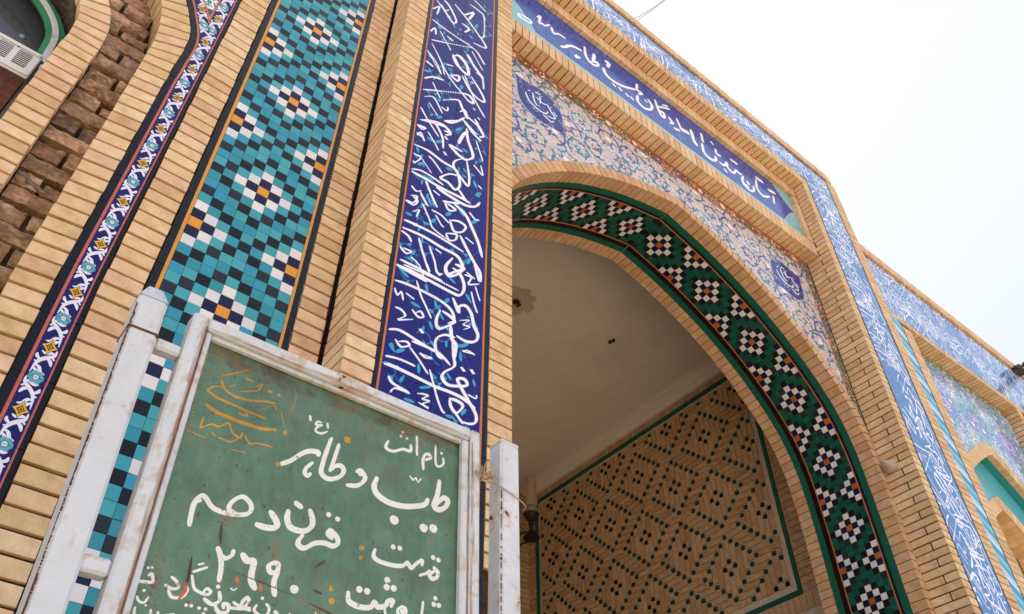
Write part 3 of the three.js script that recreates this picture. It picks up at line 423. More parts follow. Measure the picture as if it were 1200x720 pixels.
// spandrel print: x 1.58..5.0, y 4.7..6.9 in the scene
const SPX = 1.58, SPY = 4.7, SPW = 3.42, SPH = 2.2;
const spandrelTex = canvas(2048, 1317, (x, W, H) => {
  const k = W / SPW;
  arabesque(x, W, H, k, css(208, 192, 186), ['#2f8a9c', '#3f98a8', '#3f54a4', '#2f8094'], ['#9a6478', '#f1e6da', '#40559f', '#3f8ea4', '#ecdfd2', '#4a529c', '#b07a50', '#34468c', '#f4ece4'], 0.26);
  const border = (x0, y0, w, h) => { x.save(); x.beginPath(); x.rect(x0, y0, w, h); x.clip(); x.translate(x0, y0); arabesque(x, w, h, k, css(202, 158, 122), ['#3f6a50', '#8b4d44', '#4c7d72', '#a4603f'], ['#a4402f', '#d9a950', '#f0dfc8', '#3f6f52', '#5c6a98', '#b76d5c', '#7a3b32'], 0.13); x.restore(); };
  border(0, 0, W, 0.13 * k); border(W - 0.1 * k, 0, 0.1 * k, H); border(0, 0, 0.1 * k, H);
  x.strokeStyle = css(190, 120, 90); x.lineWidth = 5; x.strokeRect(0.1 * k, 0.13 * k, W - 0.2 * k, H);
  for (const s of [-1, 1]) medallion(x, (3.29 + s * 1.28 - SPX) * k, (SPY + SPH - 6.42) * k, 0.28 * k, 0.2 * k, -s * 0.66, k * 1.05);
});
const wingTex = canvas(1024, 1024, (x, W, H) => {
  const k = W / 2; arabesque(x, W, H, k, css(128, 176, 196), ['#4d8fc0', '#8f7fc4', '#e2e8f4', '#5aaab4'], ['#d7cbe6', '#e8eef4', '#b08ac0', '#6fbcc4', '#c8c890', '#7d8fd0'], 0.2);
  medallion(x, 0.80 * W, 0.30 * H, 0.26 * k, 0.15 * k, -0.5, k * 0.9, css(140, 140, 200)); medallion(x, 0.20 * W, 0.30 * H, 0.26 * k, 0.15 * k, 0.5, k * 0.9, css(140, 140, 200));
  x.save(); x.beginPath(); x.rect(0, 0, W, 0.1 * k); x.clip(); arabesque(x, W, 0.1 * k, k, css(150, 168, 158), ['#3f7a60', '#7b6d64'], ['#a4706f', '#c9c199', '#5f9f82'], 0.12); x.restore();
});
// floral border: one repeat is 0.216 m along, 0.113 m across
const borderTex = canvas(256, 480, (x, W, H) => {
  const k = W / 113, ky = H / 216; x.scale(k, ky);
  x.fillStyle = css(30, 25, 92); x.fillRect(0, 0, 113, 216);
  x.fillStyle = css(20, 20, 28); x.fillRect(0, 0, 25, 216); x.fillRect(99, 0, 14, 216);
  x.fillStyle = css(190, 98, 74); x.fillRect(26, 0, 9, 216); x.fillRect(93, 0, 5, 216);
  const c = 64, white = css(226, 224, 238);
  x.strokeStyle = white; x.fillStyle = white; x.lineCap = 'round';
  const leafStroke = (pts, w) => { const q = smooth(pts, 10); q.forEach((p, i) => { x.beginPath(); x.arc(p[0], p[1], Math.max(0.8, w * Math.sin(Math.PI * (0.1 + 0.85 * i / q.length))), 0, 7); x.fill(); }); };
  for (const dy of [-216, 0, 216]) for (const [f, y] of [[1, 54], [-1, 162]]) {
    const P = (a, b) => [c + f * a, y + dy + b];
    leafStroke([P(-22, -48), P(-20, -30), P(-6, -18), P(8, -4), P(16, 14), P(20, 44)], 6);
    leafStroke([P(-20, -34), P(-10, -36), P(4, -30), P(14, -34)], 5); leafStroke([P(-4, -16), P(-16, -8), P(-22, 6)], 5.2); leafStroke([P(8, -4), P(20, -12), P(22, -22)], 4.8);
    leafStroke([P(16, 16), P(4, 20), P(-4, 34), P(-16, 38)], 5.2); leafStroke([P(18, 26), P(8, 34), P(4, 46)], 4.6); leafStroke([P(-18, -22), P(-24, -16)], 3); leafStroke([P(12, 6), P(22, 4)], 3);
  }
  for (const y of [0, 216]) {   // turquoise blossoms
    x.fillStyle = css(96, 164, 178); for (let i = 0; i < 6; i++) { x.beginPath(); x.arc(c + Math.cos(i * 1.047) * 12, y + Math.sin(i * 1.047) * 12, 9.5, 0, 7); x.fill(); }
    x.fillStyle = css(60, 120, 150); x.beginPath(); x.arc(c, y, 10, 0, 7); x.fill(); x.fillStyle = css(214, 226, 226); x.beginPath(); x.arc(c, y, 7.5, 0, 7); x.fill(); x.fillStyle = css(170, 160, 170); x.beginPath(); x.arc(c, y, 2, 0, 7); x.fill();
  }
  for (const [r1, r2, col] of [[29, 25, css(26, 22, 70)], [26, 22, css(222, 184, 52)], [17, 13, css(110, 45, 28)], [11, 8, css(206, 140, 40)], [5, 4, css(90, 30, 30)]]) {   // amber lozenges
    x.fillStyle = col; x.beginPath(); x.moveTo(c - r2, 108); x.quadraticCurveTo(c - r2 * 0.3, 108 - r1 * 0.3, c, 108 - r1); x.quadraticCurveTo(c + r2 * 0.3, 108 - r1 * 0.3, c + r2, 108); x.quadraticCurveTo(c + r2 * 0.3, 108 + r1 * 0.3, c, 108 + r1); x.quadraticCurveTo(c - r2 * 0.3, 108 + r1 * 0.3, c - r2, 108); x.fill();
  }
});
const triTex = canvas(256, 256, (x, W, H) => { arabesque(x, W, H, 900, css(70, 158, 166), ['#24406e', '#e6ecf0', '#1d5a64'], ['#e9eef0', '#24345e', '#c26a6a', '#9fd0d0'], 0.12); });
const twistTex = canvas(128, 256, (x, W, H) => {   // twisted rope print, one turn 0.3 m long
  x.fillStyle = css(78, 168, 196); x.fillRect(0, 0, W, H);
  for (const dy of [-256, 0, 256]) { x.lineCap = 'butt'; for (const [c, w, o] of [[css(206, 222, 232), 34, 0], [css(46, 130, 172), 34, 62], [css(110, 190, 206), 34, 118], [css(60, 148, 180), 26, 170], [css(226, 230, 236), 12, 214]]) { x.strokeStyle = c; x.lineWidth = w; x.beginPath(); x.moveTo(-30, dy + o - 30); x.bezierCurveTo(40, dy + o - 10, 80, dy + o + 70, 160, dy + o + 90); x.stroke(); } }
});
// the sign: 0.60 m square of weathered green paint, hand lettered; the board hangs 1.8 degrees out of true
const SIGN_TILT = 0.031, SIGN_S = 0.62;
const signTex = canvas(1240, 1240, (x, W, H) => {
  x.fillStyle = css(92, 129, 104); x.fillRect(0, 0, W, H);
  for (let i = 0; i < 2600; i++) { const g = rnd(); x.fillStyle = g < 0.4 ? css(76, 112, 88, 0.10) : g < 0.75 ? css(118, 144, 112, 0.10) : css(116, 112, 82, 0.10); x.beginPath(); x.ellipse(rnd() * W, rnd() * H, 4 + rnd() * 34, 3 + rnd() * 16, rnd() * 3, 0, 7); x.fill(); }
  for (let i = 0; i < 700; i++) { x.strokeStyle = rnd() < 0.5 ? css(70, 100, 80, 0.13) : css(136, 156, 124, 0.13); x.lineWidth = 1 + rnd() * 2; const a = rnd() * W, b = rnd() * H; x.beginPath(); x.moveTo(a, b); x.lineTo(a + (rnd() - 0.5) * 60, b + (rnd() - 0.5) * 260); x.stroke(); }
  for (let i = 0; i < 210; i++) { x.fillStyle = css(108, 80, 52, 0.05 + rnd() * 0.1); const a = rnd() * W, b = rnd() ** 2 * H * 0.8; x.beginPath(); x.ellipse(a, b, 8 + rnd() * 40, 8 + rnd() * 30, rnd() * 3, 0, 7); x.fill(); }
  x.save(); x.setTransform(2, 0, 0, 2, 0, 0); x.rotate(SIGN_TILT); x.scale(1, -1);
  paint(x, SIGN_STROKES, { pen: '#ebebe5', dot: '#ebe9e0', amber: '#c99430', taper: 0.3 });
  x.restore();
  for (let i = 0; i < 420; i++) { x.fillStyle = css(82 + rnd() * 40, 46 + rnd() * 26, 28 + rnd() * 20, 0.25 + rnd() * 0.5); const r = 0.8 + rnd() * rnd() * 5; x.beginPath(); x.ellipse(rnd() * W, rnd() * H, r, r * (0.7 + rnd() * 1.8), rnd() * 0.6, 0, 7); x.fill(); }
  const streak = (pts, w, col) => { x.fillStyle = col; const q = smooth(pts, 20); q.forEach((p, i) => { x.beginPath(); x.arc(p[0], p[1], Math.max(0.6, w * (0.3 + 0.7 * Math.sin(3.1 * i / q.length))), 0, 7); x.fill(); }); };
  const at = (mx, my) => { const c = Math.cos(SIGN_TILT), s = Math.sin(SIGN_TILT); return [2 * (c * mx + s * my), -2 * (-s * mx + c * my)]; };
  streak([at(158, -397), at(203, -400), at(244, -403), at(281, -407)], 2.2, css(86, 48, 34, 0.85)); streak([at(298, -409), at(328, -414), at(350, -417)], 4, css(82, 52, 38, 0.75));
  streak([at(113, -395), at(116, -419), at(117, -438)], 4.5, css(66, 40, 32, 0.85)); streak([at(116, -433), at(117, -445), at(112, -458)], 5.5, css(206, 96, 44, 0.55));
  streak([at(142, -333), at(144, -348), at(148, -365)], 5, css(76, 58, 44, 0.75)); streak([at(299, -353), at(308, -343), at(314, -337)], 5, css(86, 66, 48, 0.6)); streak([at(302, -388), at(317, -390)], 5, css(84, 54, 40, 0.7));
  streak([at(183, -404), at(186, -412)], 6, css(214, 120, 62, 0.5)); streak([at(219, -404), at(222, -413)], 6, css(214, 120, 62, 0.5)); streak([at(252, -440), at(340, -415)], 1.2, css(86, 58, 44, 0.6));
  for (let i = 0; i < 60; i++) { const a = rnd() * W; x.fillStyle = css(84, 52, 34, 0.16); x.beginPath(); x.ellipse(a, 50 + rnd() * 70, 20 + rnd() * 40, 8 + rnd() * 22, 0, 0, 7); x.fill(); }
});
{ // weather the paint: blotches, rust bloom near the top edge, pitting
  const c = signTex.image, x = c.getContext('2d'), im = x.getImageData(0, 0, c.width, c.height), d = im.data;
  for (let j = 0; j < c.height; j++) for (let i = 0; i < c.width; i++) {
    const o = 4 * (j * c.width + i), n = fbm(i / 150, j / 170, 5.5, 4), f = fbm(i / 26, j / 60, 8.5, 3), g = fbm(i / 9, j / 9, 2.5, 2), top = Math.exp(-j / 190);
    const rust = Math.max(0, Math.min(1, (n + 0.5 * f + 0.42 * top - 0.26) / 0.30)) * 0.55, pit = g + 0.4 * n > 0.40 ? 0.75 : 0, k = 0.93 + 0.24 * n + 0.14 * f + 0.06 * g;
    const light = d[o] > 150 && d[o + 2] > 130 ? 0.35 : 1; const kk = light < 1 ? 0.97 + 0.08 * n + 0.05 * f : k;
    for (let q = 0; q < 3; q++) { let v = d[o + q] * kk; v += ([112, 92, 62][q] - v) * rust * light; v += ([84, 54, 40][q] - v) * pit * (light < 1 ? 0.4 : 0.8); d[o + q] = Math.max(0, Math.min(255, v)); }
  }
  x.putImageData(im, 0, 0);
}
signTex.wrapS = signTex.wrapT = THREE.ClampToEdgeWrapping;
const chipped = (worn) => dataTex(512, (u, v) => {   // chipped white paint over rust, 0.5 m
  const n = wrapNoise(u, v, 9, 81.3) + 0.55 * wrapNoise(u, v, 34, 83.3) + 0.25 * wrapNoise(u, v, 90, 85.3), b = wrapNoise(u, v, 4, 87.3), s = wrapNoise(u, v, 22, 89.3), k = 0.83 + 0.10 * b + 0.05 * s;
  const stain = Math.max(0, Math.min(1, (n - 0.16 + worn * 0.12) / 0.22)) * 0.5, core = Math.max(0, Math.min(1, (n - 0.40 + worn * 0.03) / 0.035)), drip = Math.max(0, wrapNoise(u, v, 40, 91.3) * 0.5 - 0.06);
  const w = [k * 0.965, k * 0.985, k].map((c, i) => c * (1 - (stain + drip) * [0.12, 0.34, 0.52][i]));
  return w.map((c, i) => c * (1 - core) + core * [0.38, 0.20, 0.12][i] * (0.8 + s));
}, true);
const rustPaint = chipped(0), rustFrame = chipped(1); rustFrame.repeat.set(2, 2);
rustPaint.repeat.set(2, 2);
M.sign = new THREE.MeshStandardMaterial({ map: signTex, roughness: 0.6 });
M.whitePaint = new THREE.MeshStandardMaterial({ map: rustPaint, roughness: 0.5, bumpMap: waveBump, bumpScale: 0.002 });
M.frame = new THREE.MeshStandardMaterial({ map: rustFrame, roughness: 0.55, bumpMap: waveBump, bumpScale: 0.002 });
const edgeAlpha = dataTex(256, (u, v) => Math.max(0, Math.min(1, 0.85 - 1.2 * u + 1.3 * wrapNoise(u * 0.4, v, 7, 131.3) + 0.6 * wrapNoise(u * 0.4, v, 30, 133.3) - 0.35))); edgeAlpha.wrapS = THREE.ClampToEdgeWrapping;
M.rustWash = new THREE.MeshStandardMaterial({ color: lin(0.34, 0.14, 0.055), roughness: 0.85, alphaMap: edgeAlpha, transparent: true });
M.rust = new THREE.MeshStandardMaterial({ color: lin(0.20, 0.07, 0.03), map: roughGrain, roughness: 0.9 });
M.wood = new THREE.MeshStandardMaterial({ color: lin(0.16, 0.075, 0.035), map: roughGrain, roughness: 0.85 });
M.band = printed(bandTex); M.wingBand = printed(paleBandTex, { specularIntensity: 1 }); M.paleBand = printed(paleBandTex, { specularIntensity: 0.6 }); M.name = printed(nameTex, { specularIntensity: 0.75, roughness: 0.03 }); M.border = printed(borderTex); M.tri = printed(triTex); M.twist = printed(twistTex);
// ---------------------------------------------------------------- ground
{
  const g = new THREE.PlaneGeometry(3000, 3000, 40, 40); g.rotateX(-Math.PI / 2); structure('ground', worldUv(g), M.paving, 'pale paved courtyard in front of the shrine');
}
// rows of bricks between two edge curves: at(t) gives [left, right] points, one course every pitch metres of the mean line
function courses(parent, name, stations, pitch, gap, z, depth, mats, F = FRONT, bevel = 0.0012, phase = 0) {
  const pts = stations.map((s) => [...s[0], ...s[1]]), seg = [0];
  for (let i = 1; i < pts.length; i++) { const [a, b, c, d] = pts[i - 1], [e, f, g, h] = pts[i]; seg.push(seg[i - 1] + Math.hypot((a + c - e - g) / 2, (b + d - f - h) / 2)); }
  const at = (s) => { let i = 1; while (i < seg.length - 1 && seg[i] < s) i++; const t = Math.max(0, Math.min(1, (s - seg[i - 1]) / (seg[i] - seg[i - 1]))); return pts[i].map((v, k) => pts[i - 1][k] + (v - pts[i - 1][k]) * t); };
  const total = seg[seg.length - 1]; let n = 0;
  for (let s = phase; s + pitch <= total + 1e-6; s += pitch) {
    const [a, b, c, d] = at(s + gap / 2 + rr(-0.0006, 0.0006)), [e, f, g, h] = at(s + pitch - gap / 2 + rr(-0.0006, 0.0006));
    const o = F.n.clone().multiplyScalar(rr(-0.0016, 0.0016)).add(z);
    const ej = rr(-0.0015, 0.0015), fj = rr(-0.0015, 0.0015);
    part(parent, name, prism([[a + ej, b], [c + fj, d], [g + fj, h], [e + ej, f]], depth, bevel, F, o, null, null, rnd() * 3), mats()); n++;
  }
  return n;
}
const vertical = (x0, x1, y0, y1) => [[[x0, y0], [x1, y0]], [[x0, y1], [x1, y1]]];
// painted tiles laid in a column: uv(x, y) says where on the print
function tileColumn(parent, name, x0, x1, y0, y1, tall, z, mat, uvOf, gap = 0.0012, thick = 0.012) {
  for (let y = y0; y < y1 - 1e-4; y += tall) part(parent, name, prism(rect(x0 + gap / 2, y + gap / 2, x1 - gap / 2, Math.min(y1, y + tall) - gap / 2), thick, 0.0008, FRONT, V(0, 0, z + rr(-0.0005, 0.0005)), uvOf), mat);
}
function trimColumn(parent, name, x0, x1, y0, y1, tall, z, mat, thick = 0.012) { for (let y = y0; y < y1 - 1e-4; y += tall) part(parent, name, prism(rect(x0, y + 0.0006, x1, Math.min(y1, y + tall) - 0.0006), thick, 0.0012, FRONT, V(0, 0, z + rr(-0.0004, 0.0004)), null, null, rnd()), mat); }

// ---------------------------------------------------------------- wall to the left of the portal
const ZW = -0.175, PITCH_L = 0.0591;
{
  const w = thing('tiled_wall', 'buff brick wall with a turquoise checker mosaic panel and a blue floral strip', 'wall', [0.3, 0, ZW]);
  // body of the wall, cut back where the rough brickwork and the window recess stand
  part(w, 'wall_core', mergeGeometries([box(0.0, 0, -0.9, 0.86, 7.7, ZW - 0.016), box(-0.31, 0, -0.9, -0.0005, 7.7, -0.43), box(-3.2, 0, -0.9, -0.3105, 3.2, -0.55), box(-3.2, 3.2, -0.9, -0.3105, 7.7, -0.62)].map((g) => g)), M.darkMortar);
  // outer arch: straight jamb, then leaning over to the left
  const outer = [[[-0.105, 2.3], [-0.002, 2.3]], [[-0.105, 4.58], [-0.001, 4.6]], [[-0.105, 4.69], [0.004, 4.75]], [[-0.114, 4.79], [0.002, 4.85]], [[-0.128, 4.88], [-0.014, 4.925]], [[-0.147, 4.955], [-0.042, 5.0]], [[-0.178, 5.03], [-0.084, 5.1]], [[-0.235, 5.12], [-0.16, 5.225]], [[-0.32, 5.23], [-0.26, 5.345]], [[-0.45, 5.36], [-0.41, 5.47]]];
  courses(w, 'brick', outer, PITCH_L, 0.0104, V(0, 0, ZW), 0.172, buff, FRONT, 0.0012, 0.02);
  const inset = outer.map(([l, r]) => [[l[0] + 0.006, l[1]], [r[0] - 0.002, r[1]]]);
  { // joints of the curved jamb
    const s = new THREE.Shape(); s.moveTo(...inset[0][0]); for (const p of inset.slice(1)) s.lineTo(...p[0]); for (const p of [...inset].reverse()) s.lineTo(...p[1]);
    const g = new THREE.ExtrudeGeometry(s, { depth: 0.2, bevelEnabled: false }); g.translate(0, 0, ZW - 0.216); part(w, 'mortar', worldUv(g), M.darkMortar);
    const s2 = new THREE.Shape(); const R = outer.filter((q) => q[1][1] > 4.5); s2.moveTo(-0.0015, 7.6); s2.lineTo(-3, 7.6); s2.lineTo(-3, 6.2); s2.lineTo(-0.45, 5.5); for (const p of [...R].reverse()) s2.lineTo(p[1][0] - 0.004, p[1][1]); s2.lineTo(-0.0015, 4.75);
    const g2 = new THREE.ExtrudeGeometry(s2, { depth: 0.2, bevelEnabled: false }); g2.translate(0, 0, ZW - 0.22); part(w, 'spandrel_backing', worldUv(g2), M.darkMortar);
  }
  // inner ring round the window
  const ring = [[[-0.362, 2.9], [-0.252, 2.9]], [[-0.36, 4.36], [-0.248, 4.36]], [[-0.357, 4.49], [-0.246, 4.49]], [[-0.366, 4.6], [-0.254, 4.62]], [[-0.392, 4.7], [-0.292, 4.745]], [[-0.43, 4.77], [-0.34, 4.835]], [[-0.50, 4.85], [-0.42, 4.93]], [[-0.6, 4.93], [-0.54, 5.02]], [[-0.75, 5.01], [-0.72, 5.12]]];
  courses(w, 'brick', ring, 0.0522, 0.0096, V(0, 0, ZW), 0.05, buff, FRONT, 0.0012, 0.011);
  { const s = new THREE.Shape(); s.moveTo(ring[0][0][0] + 0.006, 2.9); for (const p of ring) s.lineTo(p[0][0] + 0.006, p[0][1]); const wob = [], far = ring[ring.length - 1]; for (let i = 1; i < ring.length; i++) for (let k = 0; k < 24; k++) { const t = k / 24, a = ring[i - 1][1], b = ring[i][1]; wob.push([a[0] + (b[0] - a[0]) * t - 0.004 + 0.012 * (fbm(a[1] * 30 + (b[1] - a[1]) * 30 * t, 3.3) + 0.1), a[1] + (b[1] - a[1]) * t]); }
    wob.push([far[1][0] - 0.004, far[1][1]]); wob.reverse().forEach((p) => s.lineTo(...p));
    const g = new THREE.ExtrudeGeometry(s, { depth: 0.2, bevelEnabled: false }); g.translate(0, 0, ZW - 0.215); part(w, 'mortar', worldUv(g), M.deepMortar); }
  // rough unfinished brickwork in the slot between the two arches
  {
    const zr = -0.275; let y = 2.745, k = 0;
    const bed = new THREE.Shape(); bed.moveTo(-0.258, 2.3); for (const q of ring.slice(1)) bed.lineTo(q[1][0] - 0.006, q[1][1]); for (const q of [...outer].reverse()) bed.lineTo(q[0][0] + 0.012, q[0][1] + (q[0][1] > 4.6 ? 0.01 : 0));
    const bg = new THREE.ExtrudeGeometry(bed, { depth: 0.12, bevelEnabled: false }); bg.translate(0, 0, zr - 0.156); part(w, 'mortar', worldUv(bg), M.deepMortar);
    const rough = (x0, x1, y0, y1, m) => {
      const g = new THREE.BoxGeometry(x1 - x0, y1 - y0, 0.1, 12, 6, 3), p = g.attributes.position, s = rnd() * 50;
      const lx = (x1 - x0) / 2, ly = (y1 - y0) / 2;
      for (let i = 0; i < p.count; i++) {
        const a = p.getX(i), b = p.getY(i), c = p.getZ(i), q = Math.max(Math.abs(a) / lx, Math.abs(b) / ly), n1 = fbm(a * 26 + s, b * 26, c * 20 + s), n2 = fbm(a * 70 + s, b * 70 + s, 3);
        const sh = 1 - 0.10 * Math.max(0, q - 0.8) * (c > 0 ? 1.6 : 0.4);
        p.setXYZ(i, a * sh + n1 * 0.007, b * sh + n1 * 0.006 + n2 * 0.003, c + (c > 0 ? n1 * 0.010 + n2 * 0.006 - 0.006 * Math.max(0, q - 0.8) * 3 : 0));
      }
      g.computeVertexNormals(); const gg = worldUv(g); { const uv = gg.attributes.uv, ou = rnd(), ov = rnd(); for (let i = 0; i < uv.count; i++) uv.setXY(i, uv.getX(i) + ou, uv.getY(i) + ov); } gg.translate((x0 + x1) / 2, (y0 + y1) / 2, zr - 0.045 + rr(-0.012, 0.008));
      return part(w, 'rough_brick', gg, m);
    };
    while (y < 5.35) {
      const lean = y > 4.55 ? (y - 4.55) * 0.5 : 0, x0 = -0.256 - lean, x1 = -0.078 - lean * 0.42;
      if (k % 2) { const h = rr(0.068, 0.078), c = x0 + (x1 - x0) * rr(0.45, 0.66), hole = k % 6 === 1; rough(x0 + rr(0, 0.012), c - 0.009, y, y + h * rr(0.9, 1), pick(ROUGH)); rough(c + 0.004, x1, y - 0.004, y + h * (hole ? 0.62 : rr(0.85, 0.98)), pick(ROUGH)); y += h + rr(0.010, 0.016); }
      else { const h = rr(0.060, 0.068); rough(x0 + rr(-0.002, 0.008), x1, y, y + h, pick([ROUGH[0], ROUGH[1], ROUGH[4]])); y += h + rr(0.010, 0.016); }
      k++;
    }
    // plaster smear on one of the bricks
    const g = new THREE.SphereGeometry(1, 18, 12), p = g.attributes.position; for (let i = 0; i < p.count; i++) { const n = 1 + fbm(p.getX(i) * 2.4, p.getY(i) * 2.4, p.getZ(i) * 2.4) * 1.1; p.setXYZ(i, p.getX(i) * 0.052 * n, p.getY(i) * 0.013 * n, p.getZ(i) * 0.012 * n); } g.computeVertexNormals();
    g.rotateZ(-0.35); g.translate(-0.195, 3.80, -0.283); part(w, 'plaster_smear', g, new THREE.MeshStandardMaterial({ color: lin(0.52, 0.47, 0.44), map: roughGrain, roughness: 1 }));
  }
  // floral strip between dark edges
  const bu = (x) => (x - 0.0) / 0.113, bv = (y) => (y - 3.055) / 0.216;
  tileColumn(w, 'floral_tile', 0.0, 0.113, 2.407, 4.567, 0.216, ZW - 0.002, M.border, (x, y) => [bu(x), bv(y)]);
  { // above, the strip forks round the start of a niche: the straight half, the leaning edges and the leaning half
    for (let y = 4.567; y < 5.9; y += 0.216) part(w, 'floral_tile', prism(rect(y > 4.9 ? 0.040 : 0.034, y + 0.0005, 0.113, y + 0.2155), 0.012, 0.0006, FRONT, V(0, 0, ZW - 0.002), (x, yy) => [bu(x), bv(yy)]), M.border);
    const E = smooth([[0.0005, 4.5675], [0.0025, 4.68], [0.005, 4.75], [0.003, 4.85], [-0.013, 4.927], [-0.041, 5.003], [-0.083, 5.103], [-0.159, 5.228], [-0.259, 5.349], [-0.41, 5.475]], 4);
    const off = (k) => E.map((p, i) => { const a = E[Math.max(0, i - 1)], b = E[Math.min(E.length - 1, i + 1)], l = Math.hypot(b[0] - a[0], b[1] - a[1]); return [p[0] + (b[1] - a[1]) / l * k, p[1] - (b[0] - a[0]) / l * k]; });
    const strip = (name, k0, k1, z, m, uvK, from = 0) => { const A = off(k0), B = off(k1); let s = 0; for (let i = 1; i < A.length; i++) { const l = Math.hypot(A[i][0] - A[i - 1][0], A[i][1] - A[i - 1][1]), s0 = s, c = A[i - 1]; s += l; if (i < from) continue; const ex = (A[i][0] - c[0]) / l, ey = (A[i][1] - c[1]) / l; part(w, name, prism([A[i - 1], B[i - 1], B[i], A[i]], 0.012, 0.0003, FRONT, V(0, 0, z), uvK ? (x, y) => [(k0 + Math.abs((x - c[0]) * -ey + (y - c[1]) * ex)) / 0.113, (4.567 - 3.055) / 0.216 + (s0 + (x - c[0]) * ex + (y - c[1]) * ey) / 0.216] : null), m); } };
    strip('black_tile', 0, 0.0265, ZW - 0.0012, TRIM.black); strip('coral_line', 0.0275, 0.0365, ZW - 0.0012, TRIM.coral); strip('floral_tile', 0.037, 0.083, ZW - 0.0016, M.border, true, 12);
    part(w, 'niche_tile', prism([[0.031, 5.035], [0.0385, 5.035], [0.0385, 5.9], [-0.35, 5.9], [-0.345, 5.58], [-0.20, 5.42], [-0.09, 5.29], [-0.01, 5.14]], 0.01, 0.0006, FRONT, V(0, 0, ZW - 0.0026), (x, y) => [x * 3.5, y * 3.5]), M.tri);
    strip('coral_line', 0.084, 0.092, ZW - 0.0008, TRIM.coral, false, 21); part(w, 'coral_line', box(0.0305, 5.05, ZW - 0.01, 0.0385, 5.9, ZW - 0.0004), TRIM.coral);
  }
  courses(w, 'brick', vertical(0.117, 0.231, 2.395, 5.7), PITCH_L, 0.0104, V(0, 0, ZW), 0.02, buff);
  // mosaic panel: trims and tiles
  const PX = 0.4875, CW = 0.0471, CH = 0.04652, x0 = PX - 4.5 * CW, x1 = PX + 4.5 * CW;
  trimColumn(w, 'black_tile', 0.236, 0.2605, 2.3, 6.4, 0.19, ZW - 0.001, TRIM.black); trimColumn(w, 'amber_tile', 0.2612, x0 - 0.0008, 2.3, 6.4, 0.19, ZW - 0.002, TRIM.amber);
  trimColumn(w, 'amber_tile', x1 + 0.0008, x1 + 0.0125, 2.3, 6.4, 0.19, ZW - 0.002, TRIM.amber); trimColumn(w, 'black_tile', x1 + 0.0132, 0.735, 2.3, 6.4, 0.19, ZW - 0.001, TRIM.black);
  const rest = []; let placed = 0;
  const panel = sub(w, 'mosaic_panel');
  for (let r = -37; r <= 46; r++) for (let c = -4; c <= 4; c++) {
    const yc = 4.204 + r * CH, d = (cc, rc) => Math.abs(c - cc) + Math.abs(r - rc);
    let m = Infinity; for (let k = -4; k <= 3; k++) { m = Math.min(m, d(0, 14 * k), d(-4, 14 * k - 7), d(4, 14 * k - 7)); }
    const kind = m === 0 ? 'amber' : m === 1 ? 'navy' : m === 2 ? 'white' : m === 4 ? 'black' : 'teal';
    const mat = pick(TILE[kind]), gx = 0.0005, gy = 0.0006;
    const geo = prism(rect(PX + (c - 0.5) * CW + gx, yc - CH / 2 + gy, PX + (c + 0.5) * CW - gx, yc + CH / 2 - gy), 0.011, 0.0008, FRONT, V(0, 0, ZW - 0.002 + rr(-0.0006, 0.0006)), null, placed >= 300 ? rgbOf(mat) : null, rnd());
    { // each tile sits a hair out of plane
      const p = geo.attributes.position, ta = rr(-0.012, 0.012), tb = rr(-0.012, 0.012), cx = PX + c * CW; for (let i = 0; i < p.count; i++) p.setZ(i, p.getZ(i) + (p.getX(i) - cx) * ta + (p.getY(i) - yc) * tb); geo.computeVertexNormals(); }
    if (placed < 300) { part(panel, 'mosaic_tile', geo, mat); placed++; } else if (geo.attributes.color) rest.push(geo);
  }
  stuff(panel, 'mosaic_field', rest, glazeAll);
  part(w, 'mortar', box(0.236, 2.3, ZW - 0.0155, 0.735, 6.4, ZW - 0.0125), M.greyMortar);
  courses(w, 'brick', vertical(0.739, 0.848, 2.842, 6.7), PITCH_L, 0.0104, V(0, 0, ZW), 0.02, buff);
  // the old wall batters out a little towards its foot
  const done = new Set(); w.traverse((o) => { if (!o.isMesh || done.has(o.geometry) || o.name.startsWith('wall_core')) return; done.add(o.geometry); const q = o.geometry.attributes.position; for (let i = 0; i < q.count; i++) { const y = q.getY(i); if (y > 1.5 && y < 3.4) q.setX(i, q.getX(i) + 0.03 * (3.4 - y)); } });
}
